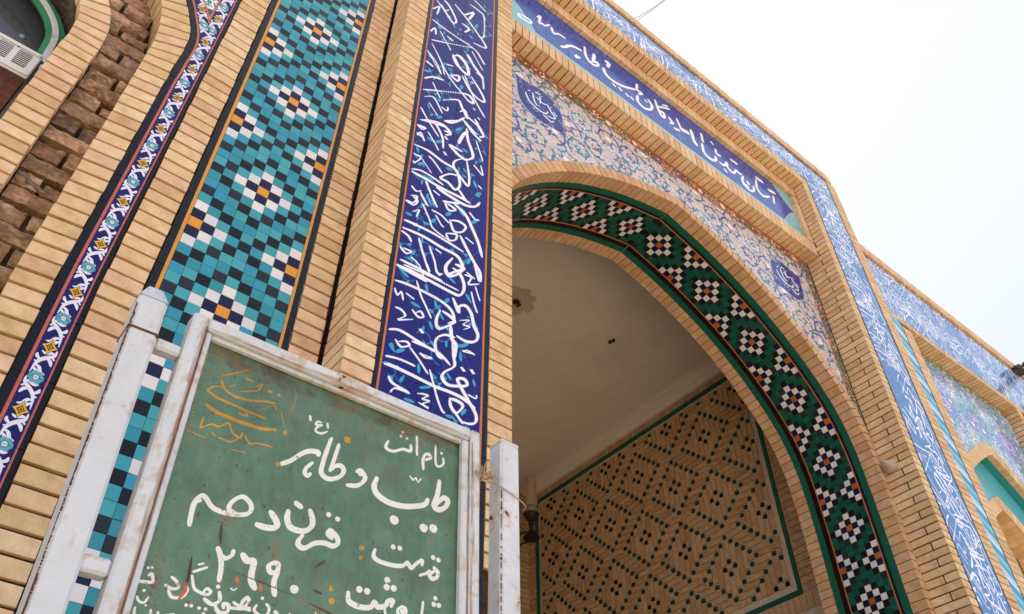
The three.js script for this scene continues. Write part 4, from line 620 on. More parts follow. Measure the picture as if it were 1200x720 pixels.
// ---------------------------------------------------------------- arched window at the left, air conditioner, rusty sheet
{
  const zf = -0.345, line = smooth([[-0.393, 2.9], [-0.393, 4.3], [-0.395, 4.45], [-0.399, 4.55], [-0.411, 4.635], [-0.438, 4.70], [-0.477, 4.755], [-0.53, 4.806], [-0.62, 4.87], [-0.75, 4.94], [-0.9, 4.99]], 6);
  const t = thing('arched_window', 'dark arched window with a green and white frame at the top left corner', 'window', [-0.7, 2.9, zf]);
  const bandOf = (o0, o1, z, d, m, name) => {
    const off = (q, k) => line.map((p, i) => { const a = line[Math.max(0, i - 1)], b = line[Math.min(line.length - 1, i + 1)], l = Math.hypot(b[0] - a[0], b[1] - a[1]); return [p[0] + (b[1] - a[1]) / l * k, p[1] - (b[0] - a[0]) / l * k]; });
    const A = off(line, o0), B = off(line, o1), s = new THREE.Shape(); s.moveTo(...A[0]); A.slice(1).forEach((p) => s.lineTo(...p)); [...B].reverse().forEach((p) => s.lineTo(...p));
    const g = new THREE.ExtrudeGeometry(s, { depth: d, bevelEnabled: true, bevelSize: 0.002, bevelThickness: 0.002, bevelSegments: 1 }); g.translate(0, 0, z); part(t, name, worldUv(g), m);
  };
  const greenPaint = new THREE.MeshStandardMaterial({ color: lin(0.035, 0.27, 0.13), map: brickGrain, roughness: 0.5 });
  bandOf(-0.031, -0.011, zf - 0.02, 0.015, greenPaint, 'inner_frame'); bandOf(-0.0105, 0.0085, zf - 0.016, 0.018, M.whitePaint, 'frame'); bandOf(0.009, 0.034, zf - 0.03, 0.02, greenPaint, 'outer_frame');
  part(t, 'pane', box(-1.6, 2.9, zf - 0.075, -0.372, 5.05, zf - 0.07), M.glass);
  const g = new THREE.CircleGeometry(0.011, 5); g.scale(1, 1.3, 1); g.translate(-0.513, 4.62, zf - 0.069); part(t, 'sticker', g, new THREE.MeshStandardMaterial({ color: lin(0.18, 0.33, 0.30), roughness: 0.7 }));
  const ac = thing('air_conditioner', 'white window air conditioner with two dark grilles below the dark arched pane', 'air conditioner', [-0.56, 4.16, -0.3]);
  const zc = -0.27, ax0 = -0.80, ax1 = -0.388, ay0 = 4.245, ay1 = 4.40;
  part(ac, 'casing', bevelBox(ax0, ay0, zc - 0.2, ax1, ay1, zc, 0.004), M.whitePlastic);
  part(ac, 'front_rim', mergeGeometries([bevelBox(ax0 + 0.006, ay1 - 0.022, zc + 0.0005, ax1 - 0.006, ay1 - 0.006, zc + 0.006, 0.002), bevelBox(ax0 + 0.006, ay0 + 0.006, zc + 0.0005, ax1 - 0.006, ay0 + 0.018, zc + 0.006, 0.002)]), M.whitePlastic);
  for (const cx of [-0.437, -0.502, -0.567]) {
    const gr = part(ac, 'grille', box(cx - 0.022, ay0 + 0.042, zc + 0.0008, cx + 0.022, ay1 - 0.03, zc + 0.002), M.darkGap);
    for (let k = 0; k < 8; k++) { const y = ay0 + 0.0455 + k * 0.0101; const s = new THREE.Mesh(box(cx - 0.022, y, zc + 0.0022, cx + 0.022, y + 0.0032, zc + 0.0036), M.whitePlastic); s.name = partName(gr, 'slat'); s.castShadow = s.receiveShadow = true; gr.add(s); }
  }
  part(ac, 'screw', box(-0.472, ay1 - 0.026, zc + 0.0008, -0.465, ay1 - 0.02, zc + 0.0016), M.darkGap);
  const sh = thing('rusty_sheet', 'rust brown stained sheet hanging below the white air conditioner', 'metal sheet', [-0.6, 3.9, -0.33]);
  part(sh, 'panel', box(-1.3, 3.93, -0.30, -0.392, 4.243, -0.276), M.rust); part(sh, 'stain', box(-0.50, 4.08, -0.2755, -0.43, 4.17, -0.2745), M.wood); part(sh, 'bottom_rail', bevelBox(-1.3, 3.90, -0.34, -0.40, 3.929, -0.262, 0.003), M.wood);
}
// ---------------------------------------------------------------- left pilaster with the tall inscription
function inscriptionColumn(p, x0, x1, y0, y1, z, voff, mat, cols = 2) {
  const g = sub(p, 'inscription_band'), w = (x1 - x0) / cols;
  for (let c = 0; c < cols; c++) tileColumn(g, 'inscription_tile', x0 + c * w, x0 + (c + 1) * w, y0, y1, 0.2285, z, mat, (x, y) => [(x - x0) / (x1 - x0), (y - BAND_Y0 + voff) / BAND_H], 0.001);
}
{
  const p = thing('brick_pilaster', 'brick pilaster with a tall dark blue inscription band, left of the arch', 'pilaster', [1.226, 0, 0]);
  part(p, 'core', box(0.872, 0, -0.9, 1.576, 8.3, -0.014), M.darkMortar);
  courses(p, 'brick', vertical(0.865, 0.983, 2.842, 7.1), 0.0592, 0.0098, V(0, 0, 0), 0.168, buff);
  courses(p, 'brick', vertical(1.472, 1.586, 2.87, 7.1), 0.0592, 0.0098, V(0, 0, 0), 0.22, buff);
  trimColumn(p, 'black_tile', 0.9845, 1.002, 2.6, 7.0, 0.2285, -0.001, TRIM.black); trimColumn(p, 'coral_tile', 1.0026, 1.0125, 2.6, 7.0, 0.2285, -0.0016, TRIM.coral);
  inscriptionColumn(p, 1.0135, 1.4365, 2.557, 7.127, -0.002, 0, M.band);
  trimColumn(p, 'coral_tile', 1.4375, 1.4485, 2.6, 7.0, 0.2285, -0.0016, TRIM.coral); trimColumn(p, 'black_tile', 1.4492, 1.4695, 2.6, 7.0, 0.2285, -0.001, TRIM.black);
}
// ---------------------------------------------------------------- right pilaster
const PITCH_R = 0.0545;
{
  const p = thing('brick_pilaster', 'brick pilaster with a pale glossy blue inscription band, right of the arch', 'pilaster', [5.34, 0, 0]);
  part(p, 'core', box(5.012, 0, -0.9, 5.674, 8.27, -0.014), M.darkMortar);
  let k = 0;
  for (let y = 3.12; y < 7.90; y += PITCH_R, k++) {
    const yc = y + PITCH_R / 2, h = PITCH_R - 0.009, jx = rr(-0.0012, 0.0012);
    const put = (z0, z1) => part(p, 'brick', brickBox(0.088, h, z1 - z0 - 0.006), buff(), V(5.0445 + jx, yc, (z0 + z1) / 2));
    if (yc > 7.04) { put(-0.108, 0); continue; }
    if (k % 2) { put(-0.1, 0); const r = part(p, 'brick', brickBox(0.06, h, 0.122), buff(), V(5.0305 + jx, yc, -0.168)); r.rotation.y = rr(-0.006, 0.006); } else put(-0.232, 0);
  }
  const y0 = 3.1, y1 = 7.93;
  trimColumn(p, 'black_tile', 5.0905, 5.1, y0, y1, 0.2285, -0.001, TRIM.black);
  inscriptionColumn(p, 5.101, 5.524, y0, y1, -0.002, 1.07, M.paleBand);
  trimColumn(p, 'black_tile', 5.525, 5.54, y0, 8.27, 0.2285, -0.001, TRIM.black);
  courses(p, 'brick', vertical(5.5425, 5.68, 3.1, 8.28), PITCH_R, 0.009, V(0, 0, 0), 0.1, buff);
}
// ---------------------------------------------------------------- frame across the top of the portal
{
  const f = thing('portal_frieze', 'projecting brick frame across the portal top with blue inscription tiles and a name panel', 'frieze', [3.3, 6.85, 0]);
  const P = (5.0 - 1.586) / 57, X0 = 1.586, X1 = 5.0, yS = 7.812;
  part(f, 'core', mergeGeometries([box(X0 - 0.7, 7.79, -0.9, 5.674, 8.35, -0.014).translate(0, 0.03, 0), box(X0, 6.895, -0.9, X1 + 0.01, 7.8195, -0.157), box(X0, 7.69, -0.18, X1 + 0.01, 7.8195, -0.124), box(4.93, 7.04, -0.18, X1 + 0.01, 7.65, -0.124)]), M.darkMortar);
  for (let x = X0; x < X1 - 0.03; x += P) {
    const xc = x + P / 2;
    part(f, 'soffit_brick', brickBox(P - 0.008, 0.116, 0.108), buff(), V(xc, yS + 0.058 + rr(-0.0012, 0.0012), -0.054 + rr(-0.001, 0.001)));
    part(f, 'edge_brick', brickBox(P - 0.004, 0.122, 0.04), buff(), V(xc, 7.745, -0.126 + rr(-0.001, 0.001)));
    part(f, 'ledge_brick', brickBox(P - 0.008, 0.158, 0.122), buff(), V(xc, 6.966 + rr(-0.0012, 0.0012), -0.171 + rr(-0.001, 0.001)));
  }
  // side strip at the right end of the name panel
  for (let y = 7.05; y < 7.62; y += 0.055) part(f, 'edge_brick', brickBox(0.072, 0.052, 0.058), buff(), V(4.961, y + 0.0275, -0.134));
  const np = sub(f, 'name_panel'), nw2 = 3.411 / 16;
  for (let i = 0; i < 16; i++) for (let j = 0; j < 3; j++) part(np, 'name_tile', prism(rect(1.588 + i * nw2 + 0.0005, 7.049 + j * 0.254, 1.588 + (i + 1) * nw2 - 0.0005, 7.049 + (j + 1) * 0.254 - 0.001), 0.012, 0.0007, FRONT, V(0, 0, -0.142 + rr(-0.0003, 0.0003)), (x, y) => [(x * 0.985 - 1.583) / 3.334, (1.6 + (y - 1.6) * 0.985 - 7.05) / 0.58]), M.name);
  
  // inscription turned along the top
  const ib = sub(f, 'inscription_band');
  for (let x = 0.9; x < 5.52; x += 0.2285) part(ib, 'inscription_tile', prism(rect(x + 0.0005, 7.932, Math.min(5.524, x + 0.2285) - 0.0005, 8.262), 0.012, 0.0007, FRONT, V(0, 0, -0.002), (a, b) => [(b - 7.93) / 0.334, (a * 0.93 + 1.3) / BAND_H]), M.paleBand);
  for (let x = 0.9; x < 5.53; x += 0.25) part(f, 'black_tile', prism(rect(x, 8.2625, Math.min(5.54, x + 0.249), 8.275), 0.012, 0.001, FRONT, V(0, 0, -0.001)), TRIM.black);
  for (let x = 0.9; x < 5.63; x += P) part(f, 'rim_brick', brickBox(P - 0.004, 0.1, 0.1), buff(), V(x + P / 2 - 0.03, 8.328 + rr(-0.0015, 0.0015), -0.036));
}
// ---------------------------------------------------------------- the arch
// half profile: distance from the axis and height, from the crown down
const XA = 3.29, HALF = smooth([[0, 6.36], [0.42, 6.228], [0.86, 6.006], [1.23, 5.712], [1.49, 5.39], [1.615, 5.06], [1.65, 4.62], [1.647, 4.0], [1.647, 3.0], [1.647, 0]], 18);
function curveOf(poly) {
  const s = [0]; for (let i = 1; i < poly.length; i++) s.push(s[i - 1] + Math.hypot(poly[i][0] - poly[i - 1][0], poly[i][1] - poly[i - 1][1]));
  const at = (q) => {   // point, unit tangent (downwards) and outward normal at arc length q
    let i = 1; while (i < s.length - 1 && s[i] < q) i++;
    const t = (q - s[i - 1]) / (s[i] - s[i - 1]), a = poly[i - 1], b = poly[i], l = Math.hypot(b[0] - a[0], b[1] - a[1]), tx = (b[0] - a[0]) / l, ty = (b[1] - a[1]) / l;
    return { p: [a[0] + (b[0] - a[0]) * t, a[1] + (b[1] - a[1]) * t], t: [tx, ty], n: [-ty, tx] };
  };
  return { at, total: s[s.length - 1], s };
}
const ARC = curveOf(HALF);
const sAtY = (curve, y) => { let q = 0; while (q < curve.total && curve.at(q).p[1] > y) q += 0.01; return q; };
// a ribbon lying on the underside of an arch from arc length s0 to s1, z0 to z1; k is how far it stands back into the masonry
function soffitRibbon(curve, axis, side, s0, s1, z0, z1, k, thick = 0.006, step = 0.03) {
  const pos = [], uv = [], N = Math.max(2, Math.ceil((s1 - s0) / step)); let prev = null;
  const quad = (a, b, c, d) => { for (const q of [a, b, c, a, c, d]) { pos.push(...q); uv.push(q[2], q[1]); } };
  for (let i = 0; i <= N; i++) {
    const f = curve.at(s0 + (s1 - s0) * i / N), a = [axis + side * (f.p[0] + f.n[0] * k), f.p[1] + f.n[1] * k], b = [axis + side * (f.p[0] + f.n[0] * (k + thick)), f.p[1] + f.n[1] * (k + thick)];
    const cur = [[...a, z0], [...a, z1], [...b, z1], [...b, z0]];
    if (prev) { quad(prev[0], cur[0], cur[1], prev[1]); quad(prev[1], cur[1], cur[2], prev[2]); quad(prev[3], cur[3], cur[0], prev[0]); }
    prev = cur;
  }
  return bufferGeo(pos, uv);
}
function archShape(curve, axis, k, x0, x1, yTop, yBottom, poly) {
  const s = new THREE.Shape(); s.moveTo(x0, yBottom); s.lineTo(x0, yTop); s.lineTo(x1, yTop); s.lineTo(x1, yBottom);
  const pt = (i, side) => { const a = poly[Math.max(0, i - 1)], b = poly[Math.min(poly.length - 1, i + 1)]; let nx = -(b[1] - a[1]), ny = b[0] - a[0]; if (i === 0) { const c = poly[1], l0 = Math.hypot(c[0] - poly[0][0], c[1] - poly[0][1]); return [axis, poly[0][1] + k / Math.max(0.4, (c[0] - poly[0][0]) / l0)]; } const l = Math.hypot(nx, ny); nx /= l; ny /= l; return [axis + side * (poly[i][0] + nx * k), Math.max(yBottom, poly[i][1] + ny * k)]; };
  const right = [], left = [];
  for (let i = 0; i < poly.length; i++) { if (poly[i][1] < yBottom) break; right.push(pt(i, 1)); if (i) left.push(pt(i, -1)); }
  const edge = right[right.length - 1][0] - axis;
  s.lineTo(axis + edge, yBottom); [...right].reverse().forEach((p) => s.lineTo(...p)); left.forEach((p) => s.lineTo(...p)); s.lineTo(axis - edge, yBottom);
  return s;
}
{
  const a = thing('portal_arch', 'pointed arch with painted tile spandrels and a green checker mosaic soffit', 'arch', [XA, 0, -0.23]);
  const core = new THREE.ExtrudeGeometry(archShape(ARC, XA, 0.012, 1.58, 5.02, 6.9, 0.001, HALF), { depth: 0.664, bevelEnabled: false }); core.translate(0, 0, -0.908); part(a, 'arch_core', worldUv(core), M.paleMortar);
  const sp = new THREE.ExtrudeGeometry(archShape(ARC, XA, 0.05, 1.583, 4.999, 6.886, 3.2, HALF), { depth: 0.009, bevelEnabled: false }); sp.translate(0, 0, -0.2425);
  { const p = sp.attributes.position, uv = sp.attributes.uv; for (let i = 0; i < p.count; i++) uv.setXY(i, (p.getX(i) - SPX) / SPW, (p.getY(i) - SPY) / SPH); }
  part(a, 'spandrel', sp, printed(spandrelTex));
  for (const [x, y, w, h] of [[1.583, 6.872, 3.416, 0.012]]) part(a, 'coral_line', box(x, y, -0.2335, x + w, y + h, -0.226), TRIM.coral);
  // ring of bricks on the front edge, and the inner ring at the back
  const sEndR = sAtY(ARC, 3.25), sEndL = sAtY(ARC, 4.7);
  const ringBricks = (side, sEnd, P, th, z, depth, gap, mats, name, s00 = 0) => {
    for (let s = s00; s < sEnd; s += P) {
      const g = gap / 2, f = ARC.at(s + g), e = ARC.at(s + P - g), cap = (q, t) => Math.min(t, (1.704 - q.p[0]) / Math.max(0.05, q.n[0]));
      const lim = (q) => (name === 'ring_brick' && side > 0 ? Math.max(0.02, cap(q, th)) : th);
      let poly = [[f.p[0], f.p[1]], [f.p[0] + f.n[0] * lim(f), f.p[1] + f.n[1] * lim(f)], [e.p[0] + e.n[0] * lim(e), e.p[1] + e.n[1] * lim(e)], [e.p[0], e.p[1]]];
      if (s === s00) { poly[0][0] = Math.max(0.002, poly[0][0]); poly[1] = [0.001, f.p[1] + th / f.n[1]]; }
      poly = poly.map((q) => [XA + side * q[0], q[1]]); if (side > 0) poly.reverse();
      part(a, name, prism(poly, depth, 0.0014, FRONT, V(0, 0, z + rr(-0.0012, 0.0012)), null, null, rnd() * 3), pick(mats));
    }
  };
  ringBricks(1, sEndR, 0.0635, 0.085, -0.222, 0.106, 0.007, SALMON, 'ring_brick'); ringBricks(-1, sEndL, 0.0635, 0.085, -0.222, 0.106, 0.007, SALMON, 'ring_brick');
  ringBricks(1, sEndR, 0.058, 0.05, -0.812, 0.098, 0.006, SALMON, 'inner_brick'); ringBricks(-1, sEndL, 0.058, 0.05, -0.812, 0.098, 0.006, SALMON, 'inner_brick');
  // trims and the checker mosaic on the underside
  for (const side of [1, -1]) {
    const e = side > 0 ? sEndR : sEndL, tr = (n, z0, z1, m, k) => part(a, n, soffitRibbon(ARC, XA, side, 0.004, e, z0, z1, k), m);
    tr('green_trim', -0.331, -0.378, TRIM.green, 0.0); tr('black_trim', -0.379, -0.398, TRIM.black, 0.002); tr('rust_line', -0.3985, -0.4065, TRIM.coral, 0.001);
    tr('rust_line', -0.7165, -0.7245, TRIM.coral, 0.001); tr('black_trim', -0.725, -0.763, TRIM.pit, 0.003); tr('green_trim', -0.764, -0.811, TRIM.green, 0.0);
  }
  const CZ = 0.0441, CS = 0.0432, zm = -0.5615, list = [];
  for (const side of [1, -1]) for (let r = 0; r * CS < (side > 0 ? sEndR : sEndL); r++) for (let c = -3; c <= 3; c++) {
    const d = (cc, rc) => Math.abs(c - cc) + Math.abs(r - rc); let m = Infinity;
    for (let k = -1; k <= 8; k++) m = Math.min(m, d(0, 3 + 12 * k), d(-3, 9 + 12 * k), d(3, 9 + 12 * k));
    const kind = m === 0 ? 'rust' : m === 1 ? 'navy' : m === 2 ? 'white' : m === 3 ? 'black' : 'green';
    const f = ARC.at((r + 0.5) * CS), X = XA + side * f.p[0];
    list.push({ kind, side, r, f, X, z: zm + c * CZ, near: side > 0 ? f.p[1] : 100 });
  }
  list.sort((p, q) => p.near - q.near);
  const mosaic = sub(a, 'soffit_mosaic'), rest = [];
  list.forEach((q, i) => {
    const mat = pick(TILE[q.kind]), g = chamferBox(CS - 0.0012, 0.008, CZ - 0.0012, 0.0009, 0);
    const col = rgbOf(mat);
    const mtx = new THREE.Matrix4().makeBasis(V(q.side * q.f.t[0], q.f.t[1], 0), V(-q.side * q.f.n[0], -q.f.n[1], 0), V(0, 0, -q.side));
    mtx.multiply(new THREE.Matrix4().makeRotationFromEuler(new THREE.Euler(rr(-0.012, 0.012), 0, rr(-0.012, 0.012))));
    mtx.setPosition(q.X + q.side * q.f.n[0] * 0.0045, q.f.p[1] + q.f.n[1] * 0.0045, q.z);
    if (i < 300) { g.applyMatrix4(mtx); part(mosaic, 'mosaic_tile', g, mat); }
    else { g.setAttribute('color', new THREE.Float32BufferAttribute(Array.from({ length: g.attributes.position.count }, () => col).flat(), 3)); g.applyMatrix4(mtx); rest.push(g); }
  });
  stuff(mosaic, 'mosaic_field', rest, glazeAll);
}
// ---------------------------------------------------------------- vestibule behind the arch
{
  const XW = 5.35, YC = 6.85, ZB = -4.47;
  structure('ceiling', box(0.9, YC, ZB - 0.3, 6.2, YC + 0.3, -0.905), M.plaster, 'plain plaster ceiling inside the portal');
  const ro = thing('ceiling_rose', 'stained hole with a dark hook in the plaster ceiling behind the arch', 'ceiling hook', [3.294, YC, -2.094]);
  { const g = new THREE.CircleGeometry(0.17, 40), p = g.attributes.position; for (let i = 1; i < p.count; i++) { const k = 1 + 0.25 * Math.sin(i * 1.3) * rnd(); p.setXY(i, p.getX(i) * k, p.getY(i) * k); } g.rotateX(Math.PI / 2); g.translate(3.294, YC - 0.004, -2.094); part(ro, 'stain', g, new THREE.MeshStandardMaterial({ color: lin(0.72, 0.58, 0.47), map: plasterTex, roughness: 0.95 })); }
  part(ro, 'hook', tube([V(3.294, YC, -2.094), V(3.297, YC - 0.03, -2.09), V(3.325, YC - 0.05, -2.08), V(3.30, YC - 0.07, -2.1)], 0.012), M.iron);
  part(ro, 'cup', new THREE.CylinderGeometry(0.02, 0.032, 0.02, 20).translate(3.294, YC - 0.012, -2.094), M.wood);
  const bolt = thing('ceiling_bolt', 'two small dark bolts in the middle of the plaster ceiling', 'bolt', [4.324, YC, -1.954]);
  for (const [x, z] of [[4.318, -1.972], [4.328, -1.936]]) part(bolt, 'bolt_head', new THREE.CylinderGeometry(0.014, 0.017, 0.022, 10).translate(x, YC - 0.011, z), M.iron);
  const w = thing('interior_wall', 'side wall inside the portal patterned with brick and small dark green tiles', 'wall', [XW, 0, -2.8]);
  part(w, 'wall_core', box(XW + 0.012, 0, ZB - 0.3, XW + 0.85, YC, -0.9), M.greyMortar);
  // lattice of diamonds: module 54.5 mm
  const MOD = 0.0545, Y0 = 5.468, Z0 = -1.447, yLo = 4.475, yHi = 6.60, zLo = -4.285, zHi = -1.328;
  const cell = (i, j) => { let best = 99; const c0 = Math.round(j / 8); for (let c = c0 - 1; c <= c0 + 1; c++) { const ph = ((c % 2) + 2) % 2 * 6, base = -5 + ph; const d = Math.round((i - base) / 12); for (const e of [d - 1, d, d + 1]) best = Math.min(best, Math.abs(i - (base + 12 * e)) + Math.abs(j - 8 * c)); } return best; };
  const iLo = Math.ceil((yLo - Y0) / MOD + 0.5), iHi = Math.floor((yHi - Y0) / MOD - 0.5), jLo = Math.ceil((zLo - Z0) / MOD + 0.5), jHi = Math.floor((zHi - Z0) / MOD - 0.5);
  const seen = new Set(), bricks = [], squares = [], at = (i, j) => [Y0 + i * MOD, Z0 + j * MOD];
  for (let j = jLo; j <= jHi; j++) for (let i = iLo; i <= iHi; i++) {
    const m = cell(i, j); if (seen.has(i + ',' + j)) continue;
    const [y, z] = at(i, j);
    if (m === 5 || m === 1) { squares.push({ y, z, m }); continue; }
    let n = 1;
    if (m < 5) { while (i + n <= iHi && n < 5) { const q = cell(i + n, j); if (q === 5 || q === 1 || q > 5) break; n++; } for (let k = 0; k < n; k++) seen.add((i + k) + ',' + j); bricks.push({ y: y + (n - 1) * MOD / 2, z, h: n * MOD, w: MOD }); }
    else { while (j + n <= jHi && n < 4) { const q = cell(i, j + n); if (q <= 5) break; n++; } for (let k = 0; k < n; k++) seen.add(i + ',' + (j + k)); bricks.push({ y, z: z + (n - 1) * MOD / 2, h: MOD, w: n * MOD }); }
  }
  const nearFirst = (p, q) => q.z - p.z; bricks.sort(nearFirst); squares.sort(nearFirst);
  const restB = [], restS = [], dark = [glaze(0.016, 0.042, 0.030), glaze(0.022, 0.052, 0.036)], brown = [glaze(0.016, 0.006, 0.006)];
  bricks.forEach((b, k) => {
    const g = brickBox(b.w - 0.007, b.h - 0.007, 0.03, 0.002, 0.0015), pos = V(XW + 0.015 + rr(-0.0015, 0.0015), b.y, b.z), mat = pick(TAN);
    if (k < 300) { const m = part(w, 'brick', g, mat, pos); m.rotation.y = -Math.PI / 2; }
    else { const c = g.clone().rotateY(-Math.PI / 2).translate(pos.x, pos.y, pos.z); const col = rgbOf(mat); c.setAttribute('color', new THREE.Float32BufferAttribute(Array.from({ length: c.attributes.position.count }, () => col).flat(), 3)); restB.push(c); }
  });
  squares.forEach((s, k) => {
    const g = brickBox(0.0345, 0.0345, 0.028, 0.0015, 0.001), pos = V(XW + 0.0135, s.y, s.z), mat = pick(s.m === 1 ? brown : dark);
    if (k < 300) { const m = part(w, 'glazed_tile', g, mat, pos); m.rotation.y = -Math.PI / 2; }
    else { const c = g.clone().rotateY(-Math.PI / 2).translate(pos.x, pos.y, pos.z); const col = rgbOf(mat); c.setAttribute('color', new THREE.Float32BufferAttribute(Array.from({ length: c.attributes.position.count }, () => col).flat(), 3)); restS.push(c); }
  });
  const tanAll = new THREE.MeshStandardMaterial({ color: 0xffffff, vertexColors: true, map: brickGrain, roughness: 0.88 });
  stuff(w, 'far_brickwork', restB, tanAll); stuff(w, 'far_tiles', restS, glazeAll);
  // green borders
  const gb = (z0, z1, y0, y1) => part(w, 'green_border', bevelBox(XW - 0.002, y0, z0, XW + 0.02, y1, z1, 0.003), TRIM.green);
  gb(zLo - 0.052, zLo - 0.008, yLo - 0.05, yHi + 0.055); gb(zHi + 0.008, zHi + 0.045, yLo - 0.05, yHi + 0.055); gb(zLo - 0.007, zHi + 0.007, yHi + 0.012, yHi + 0.055); gb(zLo - 0.007, zHi + 0.007, yLo - 0.05, yLo - 0.012);
  gb(zLo, zHi - 0.05, 3.9, 4.29); 
  // border bricks: a soldier row above and below, stacked rows at both ends
  const edge = [];
  for (let z = ZB + 0.02; z < -0.95; z += 0.058) for (const [y, h] of [[yHi + 0.058, 0.07], [4.298, 0.122]]) edge.push([z + 0.026, y + h / 2, 0.05, h - 0.005]);
  edge.forEach(([z, y, wd, h]) => { const m = part(w, 'border_brick', brickBox(wd, h, 0.03, 0.002, 0.0015), pick(TAN), V(XW + 0.016, y, z)); m.rotation.y = -Math.PI / 2; });
  for (let y = 4.43; y < yHi + 0.05; y += 0.0575) for (const [z0, z1] of [[zHi + 0.049, zHi + 0.21], [zHi + 0.213, -0.915], [ZB + 0.004, zLo - 0.056]]) { const m = part(w, 'border_brick', brickBox(z1 - z0 - 0.005, 0.051, 0.03, 0.002, 0.0015), pick(TAN), V(XW + 0.016, y + 0.028, (z0 + z1) / 2)); m.rotation.y = -Math.PI / 2; }
  // plaster cornice along the ceiling
  const s = new THREE.Shape(); s.moveTo(0.02, 0); s.lineTo(-0.02, 0); s.quadraticCurveTo(-0.03, 0.03, -0.05, 0.035); s.lineTo(-0.055, 0.06); s.quadraticCurveTo(-0.075, 0.075, -0.11, 0.085); s.lineTo(-0.115, 0.114); s.lineTo(0.02, 0.114); s.lineTo(0.02, 0);
  const g = new THREE.ExtrudeGeometry(s, { depth: ZB * -1 - 0.91, bevelEnabled: false }); g.translate(XW, yHi + 0.135, ZB); part(w, 'cornice', worldUv(g), M.plaster);
  const b = thing('back_wall', 'shadowed brick wall at the back of the portal behind the wall lamp', 'wall', [3.3, 0, ZB]);
  part(b, 'wall_core', box(0.9, 0, ZB - 0.3, XW + 0.012, YC, ZB - 0.02), M.greyMortar);
  let nb = 0; for (let y = 5.05; y < 6.82; y += 0.058) for (let x = 4.1 + (nb++ % 2) * 0.11; x < XW; x += 0.225) part(b, 'brick', brickBox(0.218, 0.051, 0.03, 0.002, 0.0015), pick(TAN), V(Math.min(x + 0.11, XW - 0.1), y, ZB - 0.005));
  const l = thing('interior_wall', 'left side wall inside the portal, hidden behind the brick pilaster', 'wall', [1.1, 0, -2.8]); part(l, 'wall_core', box(0.6, 0, ZB - 0.3, 1.23, YC, -0.9), M.greyMortar);
  structure('roof', box(0.6, 8.0, ZB - 0.3, 6.2, 8.2, -0.9), M.paving, 'flat roof behind the portal');
  // wall lamp
  const L = thing('wall_lamp', 'wall lamp with a tall pale glass chimney and black iron scrolls beside the white post', 'wall lamp', [5.0, 5.7, -4.1]);
  const lx = 5.015, lz = -4.0, prof = (pts) => new THREE.LatheGeometry(pts.map((p) => new THREE.Vector2(...p)), 24);
  part(L, 'glass_chimney', prof([[0.062, 0], [0.07, 0.05], [0.062, 0.2], [0.052, 0.36], [0.05, 0.37], [0.0, 0.372]]).translate(lx, 6.30, lz), new THREE.MeshStandardMaterial({ color: lin(0.50, 0.36, 0.27), roughness: 0.35 }));
  part(L, 'glass_chimney_collar', prof([[0.0, 0], [0.066, 0.0], [0.072, 0.03], [0.066, 0.075], [0, 0.076]]).translate(lx, 6.225, lz), new THREE.MeshStandardMaterial({ color: lin(0.36, 0.31, 0.25), roughness: 0.4 }));
  part(L, 'saucer', prof([[0, -0.02], [0.03, -0.02], [0.07, 0.03], [0.085, 0.065], [0.078, 0.07], [0, 0.05]]).translate(lx, 6.15, lz), M.iron);
  part(L, 'stem', prof([[0, 0], [0.022, 0], [0.018, 0.05], [0.034, 0.08], [0.018, 0.12], [0, 0.13]]).translate(lx, 6.02, lz), M.iron);
  part(L, 'bell', prof([[0, 0.11], [0.02, 0.1], [0.045, 0.06], [0.09, 0.0], [0.082, -0.008], [0, 0.02]]).translate(lx, 5.94, lz), M.iron);
  for (const q of [0, 1]) part(L, 'scroll', tube([V(lx - 0.02, 6.0 - q * 0.1, lz), V(lx - 0.1, 5.98 - q * 0.12, lz - 0.05), V(lx - 0.13, 5.90 - q * 0.12, lz - 0.1), V(lx - 0.07, 5.84 - q * 0.1, lz - 0.2), V(lx + 0.02, 5.82 - q * 0.05, lz - 0.45)], 0.014), M.iron);
}
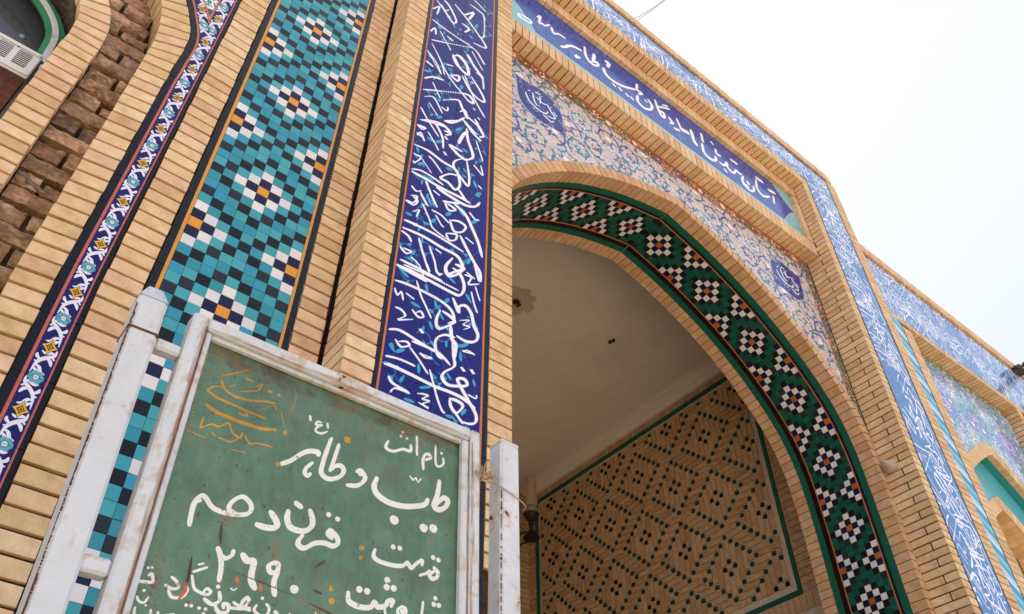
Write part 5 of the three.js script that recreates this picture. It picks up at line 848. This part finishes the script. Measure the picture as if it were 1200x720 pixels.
// ---------------------------------------------------------------- lower wing to the right
{
  const w = thing('tiled_wall', 'lower brick wall at the right edge with pale blue inscription tiles and a small niche', 'wall', [7.5, 0, ZW]);
  const P = 0.0555, ZR = -0.30, XL = 6.49, XR = 8.42, YT = 6.955;
  // half profile of the niche arch
  const poly = smooth([[0, 6.015], [0.13, 5.945], [0.35, 5.80], [0.60, 5.615], [0.74, 5.46], [0.82, 5.27], [0.85, 5.02], [0.855, 4.5], [0.855, 3.4]], 8), C = curveOf(poly), AX = 7.455;
  part(w, 'wall_core', mergeGeometries([box(5.66, 0, -0.95, XL - 0.006, 7.84, ZW - 0.015), box(XR + 0.006, 0, -0.95, 8.92, 7.84, ZW - 0.015), box(XL - 0.006, YT + 0.006, -0.95, XR + 0.006, 7.84, ZW - 0.015)]), M.darkMortar);
  part(w, 'plain_wall', box(8.921, 0, -0.95, 12, 7.86, ZW - 0.004), brickMat(0.72, 0.52, 0.31));
  const shape = archShape(C, AX, 0.01, XL - 0.005, XR + 0.005, YT + 0.005, 3.4, poly);
  const core = new THREE.ExtrudeGeometry(shape, { depth: 0.5, bevelEnabled: false }); core.translate(0, 0, ZR - 0.515); part(w, 'niche_core', worldUv(core), M.paleMortar);
  const sp = new THREE.ExtrudeGeometry(archShape(C, AX, 0.1, XL, XR, YT, 3.5, poly), { depth: 0.009, bevelEnabled: false }); sp.translate(0, 0, ZR - 0.009);
  { const p = sp.attributes.position, uv = sp.attributes.uv; for (let i = 0; i < p.count; i++) uv.setXY(i, (p.getX(i) - XL) / 1.93, 1 - (YT - p.getY(i)) / 1.93); }
  part(w, 'spandrel', sp, printed(wingTex));
  // top: rim, inscription, edge row and the soffit of the recess
  for (let x = 5.7; x < 12; x += 0.06) { if (x < 9.7) part(w, 'rim_brick', brickBox(0.0565, 0.1, 0.12), buff(), V(x + 0.03, 7.835 + rr(-0.001, 0.001), ZW - 0.035)); }
  const ib = sub(w, 'inscription_band');
  for (let x = 5.7; x < 9.7; x += 0.2285) for (const [y0, y1] of [[7.025, 7.40], [7.401, 7.778]]) part(ib, 'inscription_tile', prism(rect(x + 0.0005, y0, x + 0.228, y1), 0.012, 0.0007, FRONT, V(0, 0, ZW - 0.002), (a, b) => [(b - 7.02) / 0.48, (a * 1.25 + 0.4) / BAND_H]), M.wingBand);
  for (let x = 5.7; x < 9.7; x += 0.25) part(w, 'black_tile', prism(rect(x, 7.779, x + 0.249, 7.79), 0.012, 0.001, FRONT, V(0, 0, ZW - 0.001)), TRIM.black);
  for (let x = 6.335; x < 8.6; x += P) { part(w, 'edge_brick', brickBox(P - 0.006, 0.06, 0.13), buff(), V(x + P / 2, 6.988, ZW - 0.065)); }
  for (let x = 5.7; x < 6.33; x += P) part(w, 'edge_brick', brickBox(P - 0.006, 0.06, 0.03), buff(), V(x + P / 2, 6.988, ZW - 0.015));
  // twisted print between two brick edges
  for (let y = 3.8; y < 6.9; y += 0.3) part(w, 'twist_tile', prism(rect(6.05, y + 0.001, 6.322, Math.min(6.955, y + 0.3)), 0.012, 0.0007, FRONT, V(0, 0, ZW - 0.002), (a, b) => [(a - 6.15) / 0.18, (b - 3.8) / 0.3]), M.twist);
  part(w, 'black_line', box(6.3225, 3.8, ZW - 0.012, 6.335, 6.955, ZW - 0.001), TRIM.black);
  courses(w, 'edge_brick', vertical(6.337, XL, 3.8, 6.956), P, 0.007, V(0, 0, ZW), 0.13, buff);
  // right jamb of the recess and the wall beyond it
  for (let y = 3.8; y < 6.93; y += P) part(w, 'jamb_brick', brickBox(0.1, P - 0.008, 0.128), buff(), V(XR + 0.05, y + P / 2, ZW - 0.064));
  for (let y = 3.8; y < 7.0; y += 0.3) part(w, 'twist_tile', prism(rect(8.64, y + 0.001, 8.9, y + 0.3), 0.012, 0.0007, FRONT, V(0, 0, ZW - 0.002), (a, b) => [(a - 8.68) / 0.18, (b - 3.8) / 0.3]), M.twist);
  // niche ring, soffit, glazed lining, inner ring
  for (const side of [1, -1]) {
    const end = sAtY(C, 3.9), Q = 0.062;
    for (let s = 0; s < end; s += Q) {
      const f = C.at(s + 0.002), e = C.at(s + Q - 0.002); let poly2 = [[...f.p], [f.p[0] + f.n[0] * 0.125, f.p[1] + f.n[1] * 0.125], [e.p[0] + e.n[0] * 0.125, e.p[1] + e.n[1] * 0.125], [...e.p]];
      poly2 = poly2.map((q) => [AX + side * Math.min(0.955, Math.max(q[0], 0.001)), q[1]]); if (s === 0) poly2[1] = [AX, f.p[1] + 0.125 / f.n[1]]; if (side > 0) poly2.reverse();
      part(w, 'ring_brick', prism(poly2, 0.058, 0.002, FRONT, V(0, 0, ZR + 0.006), null, null, rnd() * 3), buff());
    }
    part(w, 'teal_lining', soffitRibbon(C, AX, side, 0, end, ZR - 0.053, ZR - 0.125, 0.002), TRIM.teal);
  }
  // glazed wall closing the niche, with a smaller brick arch in it
  const poly3 = poly.map(([u, y]) => [u * 0.76, 5.49 + (y - 6.015) * 0.8]), C3 = curveOf(poly3), zn = ZR - 0.122;
  const close = new THREE.ExtrudeGeometry(archShape(C3, AX, 0.08, AX - 0.9, AX + 0.9, 6.1, 3.4, poly3), { depth: 0.02, bevelEnabled: false }); close.translate(0, 0, zn - 0.02); part(w, 'niche_face', worldUv(close), glaze(0.10, 0.42, 0.50));
  const TANY = [brickMat(0.62, 0.45, 0.17), brickMat(0.58, 0.42, 0.16)];
  for (const side of [1, -1]) for (let s = 0, end = sAtY(C3, 3.9); s < end; s += 0.06) {
    const f = C3.at(s + 0.001), e = C3.at(s + 0.059); let q = [[...f.p], [f.p[0] + f.n[0] * 0.13, f.p[1] + f.n[1] * 0.13], [e.p[0] + e.n[0] * 0.13, e.p[1] + e.n[1] * 0.13], [...e.p]].map((v) => [AX + side * Math.max(v[0], 0.001), v[1]]);
    if (s === 0) q[1] = [AX, f.p[1] + 0.13 / f.n[1]]; if (side > 0) q.reverse(); part(w, 'inner_ring_brick', prism(q, 0.19, 0.002, FRONT, V(0, 0, zn + 0.012), null, null, rnd() * 3), buff());
  }
  part(w, 'mortar', box(AX - 0.9, 3.4, ZR - 0.34, AX + 0.9, 6.1, ZR - 0.31), M.darkMortar);
  for (let y = 3.9; y < 5.75; y += P) for (let x = AX - 0.75; x < AX + 0.72; x += 0.21) part(w, 'niche_brick', brickBox(0.203, P - 0.006, 0.03), pick(TANY), V(x + 0.1, y + P / 2, ZR - 0.30));
  part(w, 'green_line', box(AX + 0.30, 4.6, ZR - 0.284, AX + 0.32, 5.2, ZR - 0.28), TRIM.green);
}
// ---------------------------------------------------------------- floodlight, cable, plaster lump
{
  const f = thing('floodlight', 'flat floodlight on a dark bracket at the top of the lower right wall', 'floodlight', [9.2, 7.72, -0.1]);
  const g = new THREE.Group();
  part(f, 'bracket', mergeGeometries([bevelBox(9.0, 7.74, -0.2, 9.16, 7.80, -0.08, 0.004), tube([V(9.08, 7.77, -0.12), V(9.12, 7.85, -0.05), V(9.2, 7.88, 0.02)], 0.02, 16, 8).toNonIndexed()].map((q) => { const c = q.index ? q.toNonIndexed() : q; return c; })), M.iron);
  const body = bevelBox(-0.16, -0.035, -0.2, 0.16, 0.035, 0.2, 0.008), rim = bevelBox(-0.15, -0.041, -0.185, 0.15, -0.034, 0.185, 0.002), hinge = bevelBox(-0.17, -0.03, -0.03, -0.155, 0.05, 0.03, 0.003);
  const turn = new THREE.Matrix4().makeRotationFromEuler(new THREE.Euler(0.55, -0.2, 0.5)).setPosition(9.30, 7.80, 0.06);
  for (const [n, q, m] of [['housing', body, M.greyMetal], ['lens', rim, M.cream], ['hinge', hinge, M.iron]]) { q.applyMatrix4(turn); part(f, n, q, m); }
  const c = thing('overhead_cable', 'thin grey cable rising from the top edge of the portal against the sky', 'cable', [2.95, 8.36, -0.02]);
  for (const o of [0, 0.03]) part(c, 'wire', tube([V(2.90 + o, 8.37, -0.03), V(3.2 + o, 8.92 + o, 0.0), V(3.52 + o * 0.6, 9.54 + o * 0.4, 0.05), V(4.6, 11.6, 0.3)], 0.004, 30, 6), M.greyMetal);
  const p = thing('plaster_lump', 'small pale lump of plaster stuck on the brick reveal beside the arch', 'plaster lump', [4.99, 4.79, -0.175]);
  const s = new THREE.SphereGeometry(0.055, 22, 16), q = s.attributes.position; for (let i = 0; i < q.count; i++) { const n = 1 + 0.45 * fbm(q.getX(i) * 22, q.getY(i) * 22, q.getZ(i) * 22); q.setXYZ(i, q.getX(i) * 0.85 * n, q.getY(i) * n * 0.85, q.getZ(i) * n); } s.computeVertexNormals(); s.translate(4.985, 4.80, -0.168);
  part(p, 'lump', s, new THREE.MeshStandardMaterial({ color: lin(0.62, 0.50, 0.40), map: plasterTex, roughness: 0.95 }));
}
// ---------------------------------------------------------------- the sign and its posts
{
  const zs = 0.9, s = thing('sign_board', 'green painted heritage sign with white Persian lettering in a rusty white frame', 'sign', [0.205, 2.565, zs]);
  const L = sub(s, 'panel_assembly'); L.position.set(0, 0, 0); L.rotation.z = SIGN_TILT; bases.set(L, V(0, 0, 0)); L.name = 'panel';
  const add = (n, g, m) => part(L, n, g, m);
  const W = 0.588, H = 0.75;
  const PW = 0.586, plate = new THREE.PlaneGeometry(PW, SIGN_S), uvp = plate.attributes.uv; for (let i = 0; i < 4; i++) uvp.setX(i, uvp.getX(i) * PW / SIGN_S); plate.translate(PW / 2, -SIGN_S / 2, -0.0215); add('plate', plate, M.sign);
  add('backing', box(0.01, -H, -0.03, W - 0.01, -0.006, -0.0225), M.rust);
  const bar = (x0, y0, x1, y1, z0, z1, n = 'frame_bar', c = 0.004) => add(n, bevelBox(x0, y0, z0, x1, y1, z1, c), M.frame);
  bar(0, -H, 0.026, 0, -0.036, 0); bar(W - 0.022, -H, W, 0, -0.036, 0); bar(0.0262, -0.026, W - 0.0222, 0, -0.036, -0.0005);
  bar(0.0264, -H, 0.0385, -0.0262, -0.021, -0.006, 'inner_bead', 0.003); bar(W - 0.038, -H, W - 0.0224, -0.0262, -0.021, -0.006, 'inner_bead', 0.003); bar(0.0387, -0.034, W - 0.0382, -0.0262, -0.021, -0.010, 'inner_bead', 0.002);
  for (const [x0, x1, y] of [[0.0262, W - 0.023, -0.0272]]) add('rust_edge', box(x0, y - 0.0012, -0.0208, x1, y, -0.0195), M.rust);
  add('rust_edge', box(0.0257, -H, -0.030, 0.0267, -0.02, -0.002), M.rust);
  // rust washed along the seams: u = 0 at the seam, fading outwards
  const wash = (x0, y0, x1, y1, z, horizontal) => { const g = new THREE.PlaneGeometry(Math.abs(x1 - x0), Math.abs(y1 - y0)), q = g.attributes.position, uv = g.attributes.uv; g.translate((x0 + x1) / 2, (y0 + y1) / 2, z); for (let i = 0; i < 4; i++) { const a = (q.getX(i) - x0) / (x1 - x0), b = (q.getY(i) - y0) / (y1 - y0); uv.setXY(i, horizontal ? b : a, (horizontal ? q.getX(i) : q.getY(i)) * 1.6 + x0 * 7); } add('rust_wash', g, M.rustWash); };
  wash(0.0258, -H, 0.006, -0.004, 0.0004); wash(W - 0.0216, -0.03, W - 0.004, -H, 0.0004); wash(0.0265, -0.026, W - 0.023, -0.008, 0.0003, true); wash(0.0268, -H, 0.036, -0.03, -0.0056); wash(W - 0.0226, -H, W - 0.034, -0.03, -0.0056);
  // stubs welded to the left post
  bar(-0.042, -0.094, 0.0002, -0.073, -0.032, -0.008, 'stub'); bar(-0.040, -0.462, 0.0002, -0.438, -0.032, -0.008, 'stub');
  const post = (label, x, yTop, wd, dp, lean, z) => {
    const p = thing('sign_post', label, 'post', [x, 0, z], 'posts of the green sign'); p.rotation.z = lean;
    const mk = (n, g, m) => { const q = new THREE.Mesh(g, m); q.name = partName(p, n); q.castShadow = q.receiveShadow = true; p.add(q); return q; };
    mk('shaft', bevelBox(0, 0, -dp, wd, yTop, 0, 0.005), M.whitePaint);
    return { p, mk };
  };
  // left post leans a little; its foot is found from the lean
  const lean = 0.046, yT = 2.556, A = post('leaning white rusty square post left of the green sign', 0.140 + Math.sin(lean) * 2.03, yT, 0.046, 0.05, lean, zs);
  A.mk('cap', (() => { const g = new THREE.CylinderGeometry(0.016, 0.0325, 0.03, 4, 1); g.rotateY(Math.PI / 4); g.translate(0.023, yT + 0.0145, -0.025); return g.toNonIndexed(); })(), M.whitePaint);
  A.mk('weld_band', bevelBox(-0.0012, yT - 0.073, -0.0512, 0.0472, yT - 0.068, 0.0012, 0.001), M.rust);
  A.mk('rust_seam', mergeGeometries(Array.from({ length: 150 }, (_, i) => { const y = 1.92 + i * 0.0041, w = Math.max(0, 0.0006 + 0.0022 * fbm(y * 24, 1.7) + 0.0012 * rnd()); return bevelBox(-0.0006, y, -0.001, 0.0004 + w, y + rr(0.002, 0.006), 0.0004 + rnd() * 0.0002, 0.0002); })), M.rust);
  const B = post('upright white square post right of the green sign', 0.857 + 0.01, 2.588, 0.047, 0.043, 0.0085, zs);
  B.mk('cap', (() => { const g = chamferBox(0.047, 0.01, 0.043, 0.004, 0); g.translate(0.0235, 2.591, -0.0215); return g; })(), M.whitePaint);
  B.mk('rust_seam', mergeGeometries(Array.from({ length: 22 }, (_, i) => { const y = 2.2 + (i * 0.61803 % 1) * 0.27; return bevelBox(-0.0006, y, -0.001, rr(0.0004, 0.0018), y + rr(0.003, 0.012), 0.0005, 0.0002); })), M.rust);
  // twine
  const t = thing('twine_tie', 'frayed straw twine tying the sign frame to the right post', 'twine', [0.80, 2.47, zs]);
  const straw = new THREE.MeshStandardMaterial({ color: lin(0.50, 0.40, 0.24), map: brickGrain, roughness: 0.95 });
  for (let k = 0; k < 2; k++) part(t, 'strand', tube([V(0.765, 2.49 - k * 0.004, zs - 0.03), V(0.785, 2.486 - k * 0.004, zs + 0.004), V(0.82, 2.477 - k * 0.003, zs + 0.006), V(0.862, 2.473 - k * 0.0015, zs + 0.003), V(0.904, 2.457 - k * 0.001, zs + 0.002), V(0.908, 2.455 - k * 0.001, zs - 0.012)], k ? 0.0006 : 0.001, 40, 5), straw);
  part(t, 'knot', (() => { const g = new THREE.TorusKnotGeometry(0.0062, 0.0026, 60, 6, 2, 3); g.scale(1.2, 1, 0.8); g.translate(0.806, 2.479, zs + 0.007); return g; })(), straw);
  const frays = []; for (let k = 0; k < 34; k++) { const a = rr(-2.6, 2.6), l = rr(0.012, 0.034), q = V(0.803 + rr(-0.008, 0.008), 2.479 + rr(-0.006, 0.006), zs + 0.006); frays.push(tube([q, V(q.x + Math.sin(a) * l * 0.6, q.y + Math.cos(a) * l * 0.55, q.z + rr(0, 0.012)), V(q.x + Math.sin(a + 0.4) * l, q.y + Math.cos(a + 0.4) * l, q.z + rr(-0.004, 0.014))], rr(0.0004, 0.0009), 6, 4)); }
  stuff(t, 'frayed_ends', frays, straw);
}
renderer.render(scene, camera);
